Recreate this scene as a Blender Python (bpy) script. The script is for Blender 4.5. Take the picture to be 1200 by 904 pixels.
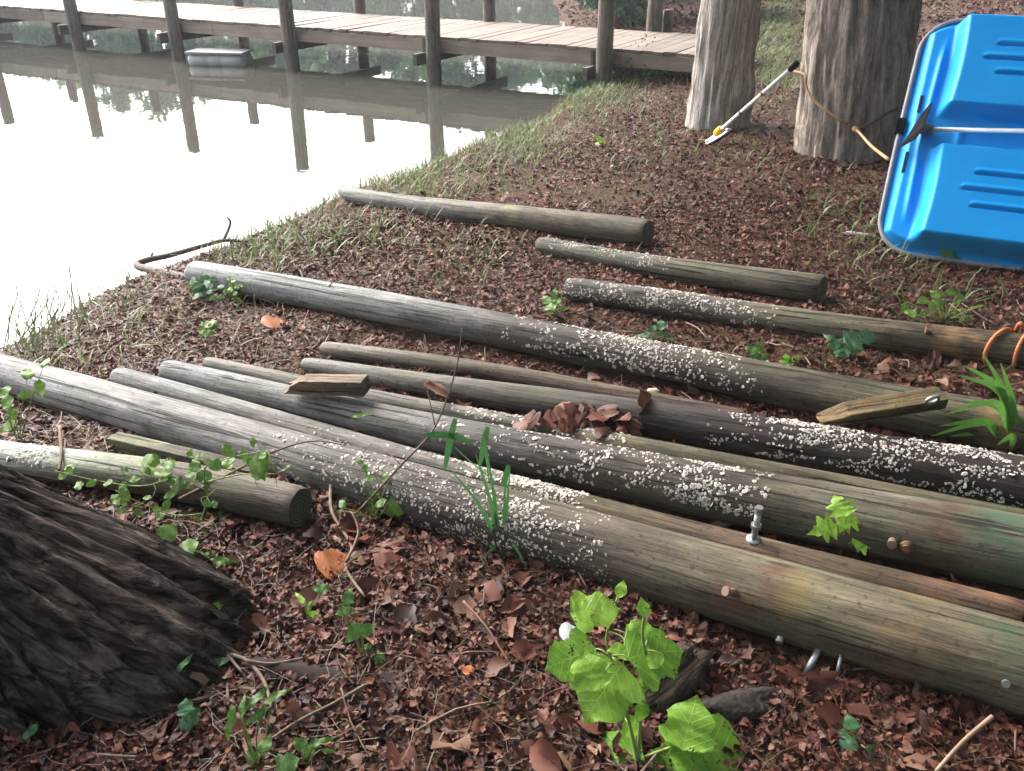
import bpy, math, random
import numpy as np
from mathutils import Vector, Matrix, Quaternion, noise as mnoise

for o in list(bpy.data.objects): bpy.data.objects.remove(o, do_unlink=True)
random.seed(7); rng = np.random.default_rng(7)
R = math.radians
scene = bpy.context.scene
COL = scene.collection

# ------------------------------------------------------------------ camera, sky, sun, exposure
F_PX, PITCH, CAM_H = 1045.0, R(28.0), 2.1          # focal length in photo pixels, downward pitch, height above the water
cd = bpy.data.cameras.new('camera'); cam = bpy.data.objects.new('camera', cd); COL.objects.link(cam)
cam.location = (0, 0, CAM_H); cam.rotation_euler = (math.pi/2 - PITCH, 0, 0)
cd.sensor_fit = 'HORIZONTAL'; cd.sensor_width = 36; cd.lens = 36*F_PX/1200
cd.clip_start = .05; cd.clip_end = 600
scene.camera = cam

SUN_EL, SUN_AZ = R(40), R(-42)                      # azimuth measured from +Y towards +X
world = bpy.data.worlds.new('World'); scene.world = world; world.use_nodes = True
wn, wl = world.node_tree.nodes, world.node_tree.links
bg = wn['Background']
sky = wn.new('ShaderNodeTexSky'); sky.sky_type = 'NISHITA'; sky.sun_disc = False
sky.sun_elevation = SUN_EL; sky.sun_rotation = SUN_AZ
sky.dust_density = 6; sky.air_density = 1.0; sky.altitude = 0
hs = wn.new('ShaderNodeHueSaturation'); hs.inputs['Saturation'].default_value = .5   # thin overcast: the blue is washed out
wl.new(sky.outputs[0], hs.inputs['Color']); wl.new(hs.outputs[0], bg.inputs[0])
bg.inputs[1].default_value = .15
sd = bpy.data.lights.new('sun', 'SUN'); sun = bpy.data.objects.new('sun', sd); COL.objects.link(sun)
sd.energy = 1.0; sd.angle = R(30); sd.color = (1, .975, .94)
sdir = Vector((math.sin(SUN_AZ)*math.cos(SUN_EL), math.cos(SUN_AZ)*math.cos(SUN_EL), math.sin(SUN_EL)))
sun.rotation_euler = sdir.to_track_quat('Z', 'Y').to_euler(); sun.location = sdir*30
vs = scene.view_settings; vs.view_transform = 'Standard'; vs.look = 'None'; vs.gamma = 1; vs.use_curve_mapping = False
vs.exposure = 2.3
scene.render.engine = 'CYCLES'

# ------------------------------------------------------------------ helpers: places
CP, SP = math.cos(PITCH), math.sin(PITCH)
def ray(u, v):
    dx, dv = (u-600)/F_PX, (v-452)/F_PX
    return np.array([dx, CP-SP*dv, -(SP+CP*dv)])
def at_z(u, v, z):
    d = ray(u, v); t = (z-CAM_H)/d[2]
    return Vector((d[0]*t, d[1]*t, z))
def at_y(u, v, y):
    d = ray(u, v); t = y/d[1]
    return Vector((d[0]*t, y, CAM_H+d[2]*t))
def depth(p): return p[1]*CP - (p[2]-CAM_H)*SP
def project(p):
    Z = depth(p); up = p[1]*SP + (p[2]-CAM_H)*CP
    return 600+F_PX*p[0]/Z, 452-F_PX*up/Z

shore_px = [(0,418),(60,390),(100,368),(160,345),(215,322),(290,283),(400,238),(475,209),(560,178),(625,150),(700,100)]
shore = [tuple(at_z(u, v, 0)[:2]) for u, v in shore_px]
lake = [(-90,-40),(-30,-9),(-9,.8),(-5.2,2.6),(-3.6,3.6)] + shore + [(1.9,13.2),(1.9,16),(1.2,20),(1.0,26),(3,34),(2,46),(-8,56),(-30,62),(-60,64),(-95,60)]
LK = np.array(lake)
def lake_dist(x, y):                                # signed distance to the shoreline, positive on land
    x = np.asarray(x, float); y = np.asarray(y, float)
    best = np.full(x.shape, 1e9); inside = np.zeros(x.shape, bool); n = len(LK)
    for i in range(n):
        ax, ay = LK[i]; bx_, by_ = LK[(i+1) % n]
        ex, ey = bx_-ax, by_-ay
        t = np.clip(((x-ax)*ex+(y-ay)*ey)/(ex*ex+ey*ey), 0, 1)
        best = np.minimum(best, np.hypot(x-ax-t*ex, y-ay-t*ey))
        c = (ay > y) != (by_ > y)
        with np.errstate(divide='ignore', invalid='ignore'):
            xi = ax+(y-ay)*ex/(ey if ey else 1e-9)
        inside ^= c & (x < xi)
    return np.where(inside, -best, best)
def gz(x, y):
    x = np.asarray(x, float); y = np.asarray(y, float)
    d = lake_dist(x, y) + .07*np.sin(3.1*x+1.7*y)+.05*np.sin(7.3*x-4.1*y)
    dp = np.maximum(d, 0); dn = np.minimum(d, 0)
    far = np.clip((y-30)/20, 0, 1)
    z = .19*(1-np.exp(-dp/.22))+.055*np.minimum(dp, 9)+.09*np.maximum(dp-9, 0).clip(0, 40) - .9*(1-np.exp(dn/2.2))
    b = .010*np.sin(2.3*x+1.1*y)+.008*np.sin(5.1*x-3.3*y+1)+.005*np.sin(11*x+9*y)
    return z + b
def G(x, y): return float(gz(x, y))
def on_ground(u, v, lift=0.0):                      # where the line of sight through a photo point meets the ground (+lift)
    d = ray(u, v); t = .5; dt = .04
    o = np.array([0, 0, CAM_H]); ts = np.arange(.6, 30, .03)
    pts = o+ts[:, None]*d
    h = pts[:, 2]-(gz(pts[:, 0], pts[:, 1])+lift)
    k = np.argmax(h < 0)
    if h[k] >= 0: k = len(ts)-1
    a, b = h[k-1], h[k]; tt = ts[k-1]+(ts[k]-ts[k-1])*a/(a-b)
    return Vector(o+tt*d)

# ------------------------------------------------------------------ helpers: objects
def link(name, me, mat=None, parent=None):
    o = bpy.data.objects.new(name, me); COL.objects.link(o)
    if mat is not None and not me.materials: me.materials.append(mat)
    if parent is not None: o.parent = parent
    return o
def thing(name, label, cat, loc=(0,0,0), rot=None, group=None):
    o = bpy.data.objects.new(name, None); COL.objects.link(o); o.location = loc; o.empty_display_size = .05
    if rot is not None: o.rotation_euler = rot
    tag(o, label, cat, group); return o
def tag(o, label=None, cat=None, group=None, kind=None):
    if label: o['label'] = label
    if cat: o['category'] = cat
    if group: o['group'] = group
    if kind: o['kind'] = kind
    return o
def mesh(name, V, Fc, smooth=True, col=None):
    me = bpy.data.meshes.new(name); me.from_pydata([tuple(map(float, v)) for v in V], [], [tuple(map(int, f)) for f in Fc])
    if smooth: me.polygons.foreach_set('use_smooth', [True]*len(me.polygons))
    me.update(); return me
def npmesh(name, V, Fq, col=None, smooth=False):
    """V (n,3), Fq (m,k) with k constant, col (n,) or (n,4) point attribute named tint"""
    V = np.asarray(V, np.float32); Fq = np.asarray(Fq, np.int32); m, k = Fq.shape
    me = bpy.data.meshes.new(name)
    me.vertices.add(len(V)); me.vertices.foreach_set('co', V.ravel())
    me.loops.add(m*k); me.loops.foreach_set('vertex_index', Fq.ravel())
    me.polygons.add(m); me.polygons.foreach_set('loop_start', np.arange(0, m*k, k, dtype=np.int32))
    me.polygons.foreach_set('loop_total', np.full(m, k, np.int32))
    me.update(calc_edges=True)
    if smooth: me.polygons.foreach_set('use_smooth', np.ones(m, bool))
    if col is not None:
        a = me.attributes.new('tint', 'FLOAT', 'POINT'); a.data.foreach_set('value', np.asarray(col, np.float32))
    me.validate(); return me
class MB:
    def __init__(s): s.V = []; s.F = []
    def add(s, V, Fc):
        n = len(s.V); s.V += [tuple(v) for v in V]; s.F += [tuple(i+n for i in f) for f in Fc]; return s
    def box(s, c, h, M=None, jit=0):
        M = M or Matrix.Identity(3); c = Vector(c); vs_ = []
        for z in (-1,1):
            for y in (-1,1):
                for x in (-1,1):
                    q = Vector((x*h[0], y*h[1], z*h[2]))
                    if jit: q += Vector((random.uniform(-jit,jit) for _ in range(3)))
                    vs_.append(c+M@q)
        return s.add(vs_, [(0,2,3,1),(4,5,7,6),(0,1,5,4),(2,6,7,3),(0,4,6,2),(1,3,7,5)])
    def tube(s, P, r, seg=8, cap=True):
        P = [Vector(p) for p in P]; n = len(P)
        rr = r if hasattr(r, '__len__') else [r]*n
        up = None; rings = []
        for i in range(n):
            t = (P[min(i+1,n-1)]-P[max(i-1,0)]).normalized()
            if up is None: up = t.orthogonal().normalized()
            else:
                up = up-t*up.dot(t)
                up = up.normalized() if up.length > 1e-6 else t.orthogonal().normalized()
            b = t.cross(up)
            rings.append([P[i]+(up*math.cos(a)+b*math.sin(a))*rr[i] for a in [2*math.pi*k/seg for k in range(seg)]])
        V = [v for rg in rings for v in rg]; Fc = []
        for i in range(n-1):
            for k in range(seg):
                k2 = (k+1) % seg
                Fc.append((i*seg+k, i*seg+k2, (i+1)*seg+k2, (i+1)*seg+k))
        if cap: Fc += [tuple(range(seg-1,-1,-1)), tuple((n-1)*seg+k for k in range(seg))]
        return s.add(V, Fc)
    def build(s, name, mat, parent=None, smooth=True, bevel=0):
        me = mesh(name, s.V, s.F, smooth); o = link(name, me, mat, parent)
        if bevel:
            b = o.modifiers.new('bevel', 'BEVEL'); b.width = bevel; b.segments = 2; b.limit_method = 'ANGLE'
        return o
def rebase(o, loc):                                 # put an object's origin at loc, its shape staying where it is
    o.data.transform(Matrix.Translation(-Vector(loc))); o.location = loc; return o
def spline(P, n=6):                                 # Catmull-Rom through P
    P = [Vector(p) for p in P]; out = []
    for i in range(len(P)-1):
        a, b, c, d = P[max(i-1,0)], P[i], P[i+1], P[min(i+2,len(P)-1)]
        for k in range(n):
            t = k/n
            out.append(.5*((2*b)+(c-a)*t+(2*a-5*b+4*c-d)*t*t+(-a+3*b-3*c+d)*t**3))
    return out+[P[-1]]

# ------------------------------------------------------------------ helpers: materials
def new_mat(name):
    m = bpy.data.materials.new(name); m.use_nodes = True
    nt = m.node_tree; p = nt.nodes['Principled BSDF']
    return m, nt.nodes, nt.links, p
def ramp(n, stops, interp='LINEAR'):
    r = n.new('ShaderNodeValToRGB'); e = r.color_ramp.elements; r.color_ramp.interpolation = interp
    while len(e) < len(stops): e.new(.5)
    for el, (pos, c) in zip(e, stops):
        el.position = pos; el.color = (*c, 1) if len(c) == 3 else c
    return r
def g3(v): return (v, v, v)
def noise_node(n, l, vec, scale, detail=4, rough=.55, dist=0):
    t = n.new('ShaderNodeTexNoise'); t.inputs['Scale'].default_value = scale; t.inputs['Detail'].default_value = detail
    t.inputs['Roughness'].default_value = rough; t.inputs['Distortion'].default_value = dist
    if vec is not None: l.new(vec, t.inputs['Vector'])
    return t
def coords(n, l, kind='Object', scale=(1,1,1)):
    tc = n.new('ShaderNodeTexCoord'); mp = n.new('ShaderNodeMapping'); mp.inputs['Scale'].default_value = scale
    l.new(tc.outputs[kind], mp.inputs['Vector']); return mp.outputs[0]
def mix(n, l, fac, a, b, mode='MIX'):
    m = n.new('ShaderNodeMix'); m.data_type = 'RGBA'; m.blend_type = mode
    for sock, val in ((m.inputs[0], fac), (m.inputs[6], a), (m.inputs[7], b)):
        if hasattr(val, 'is_linked'): l.new(val, sock)
        elif hasattr(val, '__len__'): sock.default_value = (*val, 1) if len(val) == 3 else val
        else: sock.default_value = val
    return m.outputs[2]
def bump(n, l, h, strength, dist=.01, normal=None):
    b = n.new('ShaderNodeBump'); b.inputs['Strength'].default_value = strength; b.inputs['Distance'].default_value = dist
    l.new(h, b.inputs['Height'])
    if normal is not None: l.new(normal, b.inputs['Normal'])
    return b.outputs[0]
def simple(name, c, rough=.6, metal=0, var=.25, scale=20, bmp=.2, bd=.002):
    m, n, l, p = new_mat(name)
    v = coords(n, l); t = noise_node(n, l, v, scale, 5)
    rp = ramp(n, [(.3, tuple(x*(1-var) for x in c)), (.7, tuple(min(1, x*(1+var)) for x in c))])
    l.new(t.outputs[0], rp.inputs[0]); l.new(rp.outputs[0], p.inputs['Base Color'])
    p.inputs['Roughness'].default_value = rough; p.inputs['Metallic'].default_value = metal; p.inputs['Specular IOR Level'].default_value = .22
    if bmp: l.new(bump(n, l, t.outputs[0], bmp, bd), p.inputs['Normal'])
    return m
def leafmat(name, lo, hi, trans=.35, rough=.45, holes=False, brown=None, spec=.28, veins=False):
    """tint attribute (0..1) picks between lo and hi colours; thin leaves let light through"""
    m, n, l, p = new_mat(name)
    at = n.new('ShaderNodeAttribute'); at.attribute_name = 'tint'
    stops = [(0, lo), (1, hi)] if brown is None else [(0, lo), (.8, hi), (1, brown)]
    rp = ramp(n, stops); l.new(at.outputs['Fac'], rp.inputs[0])
    v = coords(n, l); t = noise_node(n, l, v, 60, 3)
    c = mix(n, l, .35, rp.outputs[0], t.outputs[0], 'OVERLAY')
    if veins:
        def mth(op, a, b=None):
            q = n.new('ShaderNodeMath'); q.operation = op
            for i_, x_ in enumerate((a, b)):
                if x_ is None: continue
                if hasattr(x_, 'is_linked'): l.new(x_, q.inputs[i_])
                else: q.inputs[i_].default_value = x_
            return q.outputs[0]
        sx = n.new('ShaderNodeSeparateXYZ'); l.new(v, sx.inputs[0]); ay = mth('ABSOLUTE', sx.outputs[1])
        ph = mth('PINGPONG', mth('MULTIPLY', mth('SUBTRACT', sx.outputs[0], mth('MULTIPLY', ay, .75)), 6.5), .5)
        vn = mth('MINIMUM', ph, mth('MULTIPLY', ay, 9)); vr = ramp(n, [(.0, g3(1)), (.11, g3(0))]); l.new(vn, vr.inputs[0])
        nb_ = noise_node(n, l, v, 4, 4); nr = ramp(n, [(.35, g3(.62)), (.7, g3(1.15))]); l.new(nb_.outputs[0], nr.inputs[0])
        c = mix(n, l, .9, c, nr.outputs[0], 'MULTIPLY'); c = mix(n, l, mth('MULTIPLY', vr.outputs[0], .3), c, tuple(min(1, q*1.5+.05) for q in hi))
        l.new(bump(n, l, vr.outputs[0], .25, .01), p.inputs['Normal'])
    l.new(c, p.inputs['Base Color']); p.inputs['Roughness'].default_value = rough
    p.inputs['Specular IOR Level'].default_value = spec
    tr = n.new('ShaderNodeBsdfTranslucent'); l.new(c, tr.inputs[0])
    ms = n.new('ShaderNodeMixShader'); ms.inputs[0].default_value = trans
    l.new(p.outputs[0], ms.inputs[1]); l.new(tr.outputs[0], ms.inputs[2])
    out = n['Material Output']; last = ms.outputs[0]
    if holes:
        vo = n.new('ShaderNodeTexVoronoi'); vo.inputs['Scale'].default_value = 20; l.new(v, vo.inputs['Vector'])
        pt = noise_node(n, l, v, 3.2, 2)
        cmp_ = n.new('ShaderNodeMath'); cmp_.operation = 'LESS_THAN'; l.new(vo.outputs['Distance'], cmp_.inputs[0])
        mm = n.new('ShaderNodeMapRange'); mm.inputs[1].default_value = .50; mm.inputs[2].default_value = .66
        mm.inputs[3].default_value = 0; mm.inputs[4].default_value = .42
        l.new(pt.outputs[0], mm.inputs[0]); l.new(mm.outputs[0], cmp_.inputs[1])
        tp = n.new('ShaderNodeBsdfTransparent'); m2 = n.new('ShaderNodeMixShader')
        l.new(cmp_.outputs[0], m2.inputs[0]); l.new(last, m2.inputs[1]); l.new(tp.outputs[0], m2.inputs[2]); last = m2.outputs[0]
    l.new(last, out.inputs[0]); return m

def wood_mat(name, cols, cut, dark=.0, streak=1.0, stain=None):
    """weathered pole timber, grain along local X. cols: (pos_m, colour) stops along the pole; stain: (x, width, colour)"""
    m, n, l, p = new_mat(name)
    tc = n.new('ShaderNodeTexCoord'); sx = n.new('ShaderNodeSeparateXYZ'); l.new(tc.outputs['Object'], sx.inputs[0])
    def mp(s):
        q = n.new('ShaderNodeMapping'); q.inputs['Scale'].default_value = s; l.new(tc.outputs['Object'], q.inputs[0]); return q.outputs[0]
    L = cut
    wob = noise_node(n, l, mp((1.5, 5, 5)), 1, 4)
    ad = n.new('ShaderNodeMath'); ad.operation = 'MULTIPLY_ADD'; ad.inputs[1].default_value = .9; l.new(wob.outputs[0], ad.inputs[0])
    sb = n.new('ShaderNodeMath'); sb.operation = 'SUBTRACT'; sb.inputs[1].default_value = .45; l.new(sx.outputs[0], sb.inputs[0])
    l.new(sb.outputs[0], ad.inputs[2])
    dv = n.new('ShaderNodeMath'); dv.operation = 'DIVIDE'; dv.inputs[1].default_value = L; l.new(ad.outputs[0], dv.inputs[0])
    def light_falloff(x, c):                                   # light falloff put into the colour: land ends darker and browner, water ends bluer
        k = max(0, min(1, (x/L-.3)/.4)); f = .86-.30*k; mn = sum(c)/3; st = .9-.05*k
        return tuple(max(.005, (mn+(q-mn)*st)*f*w) for q, w in zip(c, (1+.10*k-.02*(1-k), 1-.01*k, 1-.04*k+.03*(1-k))))
    cols = [(x, light_falloff(x, c)) for x, c in cols]
    rp = ramp(n, [(max(0, min(1, x/L)), c) for x, c in cols]); l.new(dv.outputs[0], rp.inputs[0])
    # long grain, blotches, dark checks
    gr = noise_node(n, l, mp((2.5, 46, 46)), 1, 6, .65, .4)
    gc = ramp(n, [(.28, g3(.12)), (.72, g3(.88))]); l.new(gr.outputs[0], gc.inputs[0])
    c = mix(n, l, min(1, .62*streak), rp.outputs[0], gc.outputs[0], 'OVERLAY')
    fi = noise_node(n, l, mp((14, 150, 150)), 1, 4, .7); fc = ramp(n, [(.3, g3(.2)), (.7, g3(.8))]); l.new(fi.outputs[0], fc.inputs[0])
    c = mix(n, l, .55, c, fc.outputs[0], 'OVERLAY')
    sk = noise_node(n, l, mp((55, 60, 60)), 1, 3, .6); sr_ = ramp(n, [(.33, g3(.35)), (.42, g3(1))]); l.new(sk.outputs[0], sr_.inputs[0]); c = mix(n, l, .7, c, sr_.outputs[0], 'MULTIPLY')
    bl = noise_node(n, l, mp((3, 7, 7)), 1, 6, .68)
    br = ramp(n, [(.34, g3(.36)), (.52, g3(1.0)), (.72, g3(1.28))]); l.new(bl.outputs[0], br.inputs[0])
    c = mix(n, l, .85, c, br.outputs[0], 'MULTIPLY')
    gnz = noise_node(n, l, mp((2.1, 6, 6)), 1.3, 5, .6); gr2 = ramp(n, [(.5, g3(0)), (.72, g3(1))]); l.new(gnz.outputs[0], gr2.inputs[0])
    gf = n.new('ShaderNodeMath'); gf.operation = 'MULTIPLY'; gf.inputs[1].default_value = .35; l.new(gr2.outputs[0], gf.inputs[0])
    c = mix(n, l, gf.outputs[0], c, (.085, .10, .05))
    ck = noise_node(n, l, mp((.8, 60, 60)), 1, 4, .55, .3)
    cr = ramp(n, [(.37, g3(.08)), (.40, g3(1))]); l.new(ck.outputs[0], cr.inputs[0])
    c = mix(n, l, .8, c, cr.outputs[0], 'MULTIPLY')
    vk = n.new('ShaderNodeTexVoronoi'); vk.inputs['Scale'].default_value = 1; l.new(mp((2.6, 9, 9)), vk.inputs['Vector'])
    kr = ramp(n, [(.07, g3(.22)), (.13, g3(1))]); l.new(vk.outputs['Distance'], kr.inputs[0]); c = mix(n, l, .8, c, kr.outputs[0], 'MULTIPLY')
    if stain:
        for x0, w, sc_, amt in stain:
            a1 = n.new('ShaderNodeMath'); a1.operation = 'SUBTRACT'; a1.inputs[1].default_value = x0; l.new(sx.outputs[0], a1.inputs[0])
            a2 = n.new('ShaderNodeMath'); a2.operation = 'ABSOLUTE'; l.new(a1.outputs[0], a2.inputs[0])
            a3 = n.new('ShaderNodeMapRange'); a3.inputs[1].default_value = w; a3.inputs[2].default_value = w*.25
            a3.inputs[3].default_value = 0; a3.inputs[4].default_value = 1; l.new(a2.outputs[0], a3.inputs[0])
            nz = noise_node(n, l, mp((5, 11, 11)), 1, 4); nr = ramp(n, [(.42, g3(0)), (.6, g3(amt))]); l.new(nz.outputs[0], nr.inputs[0])
            a4 = n.new('ShaderNodeMath'); a4.operation = 'MULTIPLY'; l.new(a3.outputs[0], a4.inputs[0]); l.new(nr.outputs[0], a4.inputs[1])
            c = mix(n, l, a4.outputs[0], c, sc_)
    l.new(c, p.inputs['Base Color'])
    rr = ramp(n, [(.3, g3(.55)), (.7, g3(.85))]); l.new(bl.outputs[0], rr.inputs[0]); l.new(rr.outputs[0], p.inputs['Roughness'])
    p.inputs['Specular IOR Level'].default_value = .18
    nm = bump(n, l, gr.outputs[0], .9, .008); nm = bump(n, l, fi.outputs[0], .6, .003, nm); nm = bump(n, l, cr.outputs[0], .7, .01, nm); nm = bump(n, l, bl.outputs[0], .35, .012, nm)
    l.new(nm, p.inputs['Normal']); return m
def end_grain(name, c1, c2):
    m, n, l, p = new_mat(name)
    v = coords(n, l); w = n.new('ShaderNodeTexWave'); w.wave_type = 'RINGS'; w.rings_direction = 'X'
    w.inputs['Scale'].default_value = 26; w.inputs['Distortion'].default_value = 2.5; w.inputs['Detail'].default_value = 3; l.new(v, w.inputs[0])
    b = noise_node(n, l, v, 14, 5); f = mix(n, l, .6, w.outputs[0], b.outputs[0])
    rp = ramp(n, [(.3, c1), (.7, c2)]); l.new(f, rp.inputs[0]); l.new(rp.outputs[0], p.inputs['Base Color'])
    p.inputs['Roughness'].default_value = .9; l.new(bump(n, l, f, .5, .006), p.inputs['Normal']); return m
def bark_mat(name, c1, c2, c3, sc=(9, 9, 1.6), attr=True, blotch=.4, plate=.72):
    m, n, l, p = new_mat(name)
    def mp(q):
        mm = n.new('ShaderNodeMapping'); mm.inputs['Scale'].default_value = q
        if attr: at_ = n.new('ShaderNodeAttribute'); at_.attribute_name = 'bark'; l.new(at_.outputs['Vector'], mm.inputs[0])
        else: tc = n.new('ShaderNodeTexCoord'); l.new(tc.outputs['Object'], mm.inputs[0])
        return mm.outputs[0]
    t = noise_node(n, l, mp(sc), 1, 6, .6, .6); t2 = noise_node(n, l, mp((2.2, 2.2, .8)), 1, 4)
    t3 = noise_node(n, l, mp((90, 90, 30)), 1, 4); t4 = noise_node(n, l, mp(tuple(q*2.3 for q in sc)), 1, 5, .6, .4)
    rg = n.new('ShaderNodeMath'); rg.operation = 'SUBTRACT'; rg.inputs[1].default_value = .5; l.new(t.outputs[0], rg.inputs[0])
    ab = n.new('ShaderNodeMath'); ab.operation = 'ABSOLUTE'; l.new(rg.outputs[0], ab.inputs[0])
    a2 = n.new('ShaderNodeMath'); a2.operation = 'MULTIPLY_ADD'; a2.inputs[1].default_value = .25; l.new(t4.outputs[0], a2.inputs[0]); l.new(ab.outputs[0], a2.inputs[2])
    rp = ramp(n, [(.10, c1), (.17, c2), (.30, c3)]); l.new(a2.outputs[0], rp.inputs[0])
    r2 = ramp(n, [(.35, (.62, .55, .47)), (.6, (1, 1, 1))]); l.new(t2.outputs[0], r2.inputs[0])
    wv = n.new('ShaderNodeVectorMath'); wv.operation = 'MULTIPLY_ADD'; l.new(t.outputs['Color'], wv.inputs[0]); wv.inputs[1].default_value = (1.2,1.2,1.2); l.new(mp(tuple(q*.8 for q in sc)), wv.inputs[2])
    vo = n.new('ShaderNodeTexVoronoi'); vo.feature = 'DISTANCE_TO_EDGE'; vo.inputs['Scale'].default_value = 1; l.new(wv.outputs[0], vo.inputs['Vector'])
    vr = ramp(n, [(.0, g3(plate)), (.10, g3(1))]); l.new(vo.outputs['Distance'], vr.inputs[0])
    rp_o = mix(n, l, 1, rp.outputs[0], vr.outputs[0], 'MULTIPLY')
    c = mix(n, l, blotch, rp_o, r2.outputs[0], 'MULTIPLY'); c = mix(n, l, .6, c, t3.outputs[0], 'OVERLAY')
    l.new(c, p.inputs['Base Color']); p.inputs['Roughness'].default_value = .85; p.inputs['Specular IOR Level'].default_value = .12
    nm = bump(n, l, a2.outputs[0], 1, .05); nm = bump(n, l, vr.outputs[0], .6, .012, nm); nm = bump(n, l, t3.outputs[0], .4, .006, nm)
    l.new(nm, p.inputs['Normal']); return m

M_LITTER = leafmat('dead_leaves', (.013,.006,.0045), (.145,.053,.036), trans=.1, rough=.56, brown=(.20,.125,.085), spec=.2)
M_GRASS = leafmat('grass_blades', (.06,.10,.035), (.18,.24,.09), trans=.35)
M_DRYGRASS = leafmat('dry_grass', (.12,.085,.055), (.28,.22,.14), trans=.3)
M_LIME = leafmat('lime_leaves', (.13,.31,.03), (.25,.44,.055), trans=.4, holes=True, veins=True)
M_GREEN = leafmat('green_leaves', (.045,.13,.035), (.15,.27,.05), trans=.35, veins=True)
M_BLUEGREEN = leafmat('bluish_leaves', (.04,.12,.055), (.08,.19,.085), trans=.3, veins=True)
M_CROWN = leafmat('tree_leaves', (.03,.07,.018), (.09,.16,.04), trans=.3)
M_STRAW = leafmat('pine_straw', (.03,.016,.012), (.17,.095,.065), trans=0)
M_STEM = simple('green_stems', (.20,.27,.08), .6)
M_TWIG = simple('twigs', (.16,.115,.09), .85, var=.35, scale=40)
M_STEEL = simple('galvanised_steel', (.42,.43,.44), .42, .85, .2)
M_RUST = simple('rusty_steel', (.20,.115,.075), .8, .3, .35, 60)
M_CHUNK = bark_mat('rotten_wood', (.02,.015,.012), (.075,.055,.042), (.17,.13,.10), (3, 18, 18), False)

# ------------------------------------------------------------------ the setting: ground, water
def axis(parts):
    out = []
    for a, b, s in parts: out += list(np.arange(a, b, s))
    return np.array(out+[parts[-1][1]])
gx = axis([(-160,-40,12),(-40,-8,2.5),(-8,-3.4,.3),(-3.4,4.6,.05),(4.6,10,.25),(10,40,2.5),(40,160,12)])
gy = axis([(-60,-4,4),(-4,.6,.3),(.6,10.5,.05),(10.5,22,.16),(22,60,1.6),(60,200,12)])
XX, YY = np.meshgrid(gx, gy, indexing='ij'); ZZ = gz(XX, YY)
near = (np.abs(XX-.5) < 4) & (YY > .5) & (YY < 11)
ZZ = ZZ + np.where(near, rng.normal(0, .004, ZZ.shape), 0)
nx, ny = len(gx), len(gy); idx = np.arange(nx*ny).reshape(nx, ny)
Fq = np.stack([idx[:-1,:-1], idx[1:,:-1], idx[1:,1:], idx[:-1,1:]], -1).reshape(-1, 4)
def ground_mat():
    m, n, l, p = new_mat('forest_soil')
    v = coords(n, l); a = noise_node(n, l, v, 7, 8, .7); b = noise_node(n, l, v, 34, 6, .7); g_ = noise_node(n, l, v, .9, 4)
    rp = ramp(n, [(.3, (.022,.013,.010)), (.5, (.062,.029,.021)), (.72, (.13,.066,.046))]); l.new(b.outputs[0], rp.inputs[0])
    r2 = ramp(n, [(.35, g3(.5)), (.65, g3(1.2))]); l.new(a.outputs[0], r2.inputs[0])
    c = mix(n, l, .8, rp.outputs[0], r2.outputs[0], 'MULTIPLY')
    r3 = ramp(n, [(.48, g3(0)), (.66, g3(.45))]); l.new(g_.outputs[0], r3.inputs[0])
    c = mix(n, l, r3.outputs[0], c, (.085,.08,.04))
    l.new(c, p.inputs['Base Color']); p.inputs['Roughness'].default_value = .9; p.inputs['Specular IOR Level'].default_value = .1
    l.new(bump(n, l, b.outputs[0], .9, .03), p.inputs['Normal']); return m
gme = npmesh('ground', np.stack([XX, YY, ZZ], -1).reshape(-1, 3), Fq, smooth=True)
ground = link('ground', gme, ground_mat()); tag(ground, kind='structure')

def water_mat():
    m, n, l, p = new_mat('murky_water')
    v = coords(n, l); a = noise_node(n, l, v, 1.1, 3); b = noise_node(n, l, coords(n, l, 'Object', (1, .6, 1)), 7, 2)
    c = noise_node(n, l, v, .25, 3); rp = ramp(n, [(.35, (.05,.05,.042)), (.65, (.066,.064,.052))]); l.new(c.outputs[0], rp.inputs[0])
    l.new(rp.outputs[0], p.inputs['Base Color']); p.inputs['Roughness'].default_value = .012
    p.inputs['IOR'].default_value = 1.9
    s = n.new('ShaderNodeMath'); s.operation = 'MULTIPLY_ADD'; s.inputs[1].default_value = .22
    l.new(b.outputs[0], s.inputs[0]); l.new(a.outputs[0], s.inputs[2])
    l.new(bump(n, l, s.outputs[0], .035, .05), p.inputs['Normal']); return m
wat = link('lake_water', mesh('lake_water', [(-155,-110,0),(60,-110,0),(60,150,0),(-155,150,0)], [(0,1,2,3)]), water_mat())
tag(wat, kind='structure')

# leaf clouds: one small folded leaf per point
def leaf_cloud(name, P, size, mat, parent=None, tint=None, flat=.0, aspect=.55):
    P = np.asarray(P, float); n = len(P)
    q = rng.normal(size=(n, 3)); q[:, 2] *= (1-flat)
    a = q/np.linalg.norm(q, axis=1, keepdims=True)
    b = rng.normal(size=(n, 3)); b -= a*(a*b).sum(1, keepdims=True); b /= np.linalg.norm(b, axis=1, keepdims=True)
    c = np.cross(a, b); s = np.asarray(size)*rng.uniform(.6, 1.4, n); s = s[:, None]
    w = s*aspect
    V = np.stack([P-a*s*.5, P+b*w*.5-c*s*.12, P+a*s*.5, P-b*w*.5-c*s*.12], 1).reshape(-1, 3)
    i = np.arange(n)[:, None]*4
    Fq = np.concatenate([i+np.array([[0,1,2]]), i+np.array([[0,2,3]])], 0)
    t = rng.uniform(0, 1, n) if tint is None else tint
    return link(name, npmesh(name, V, Fq, np.repeat(np.clip(t, 0, 1), 4)), mat, parent)
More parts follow.
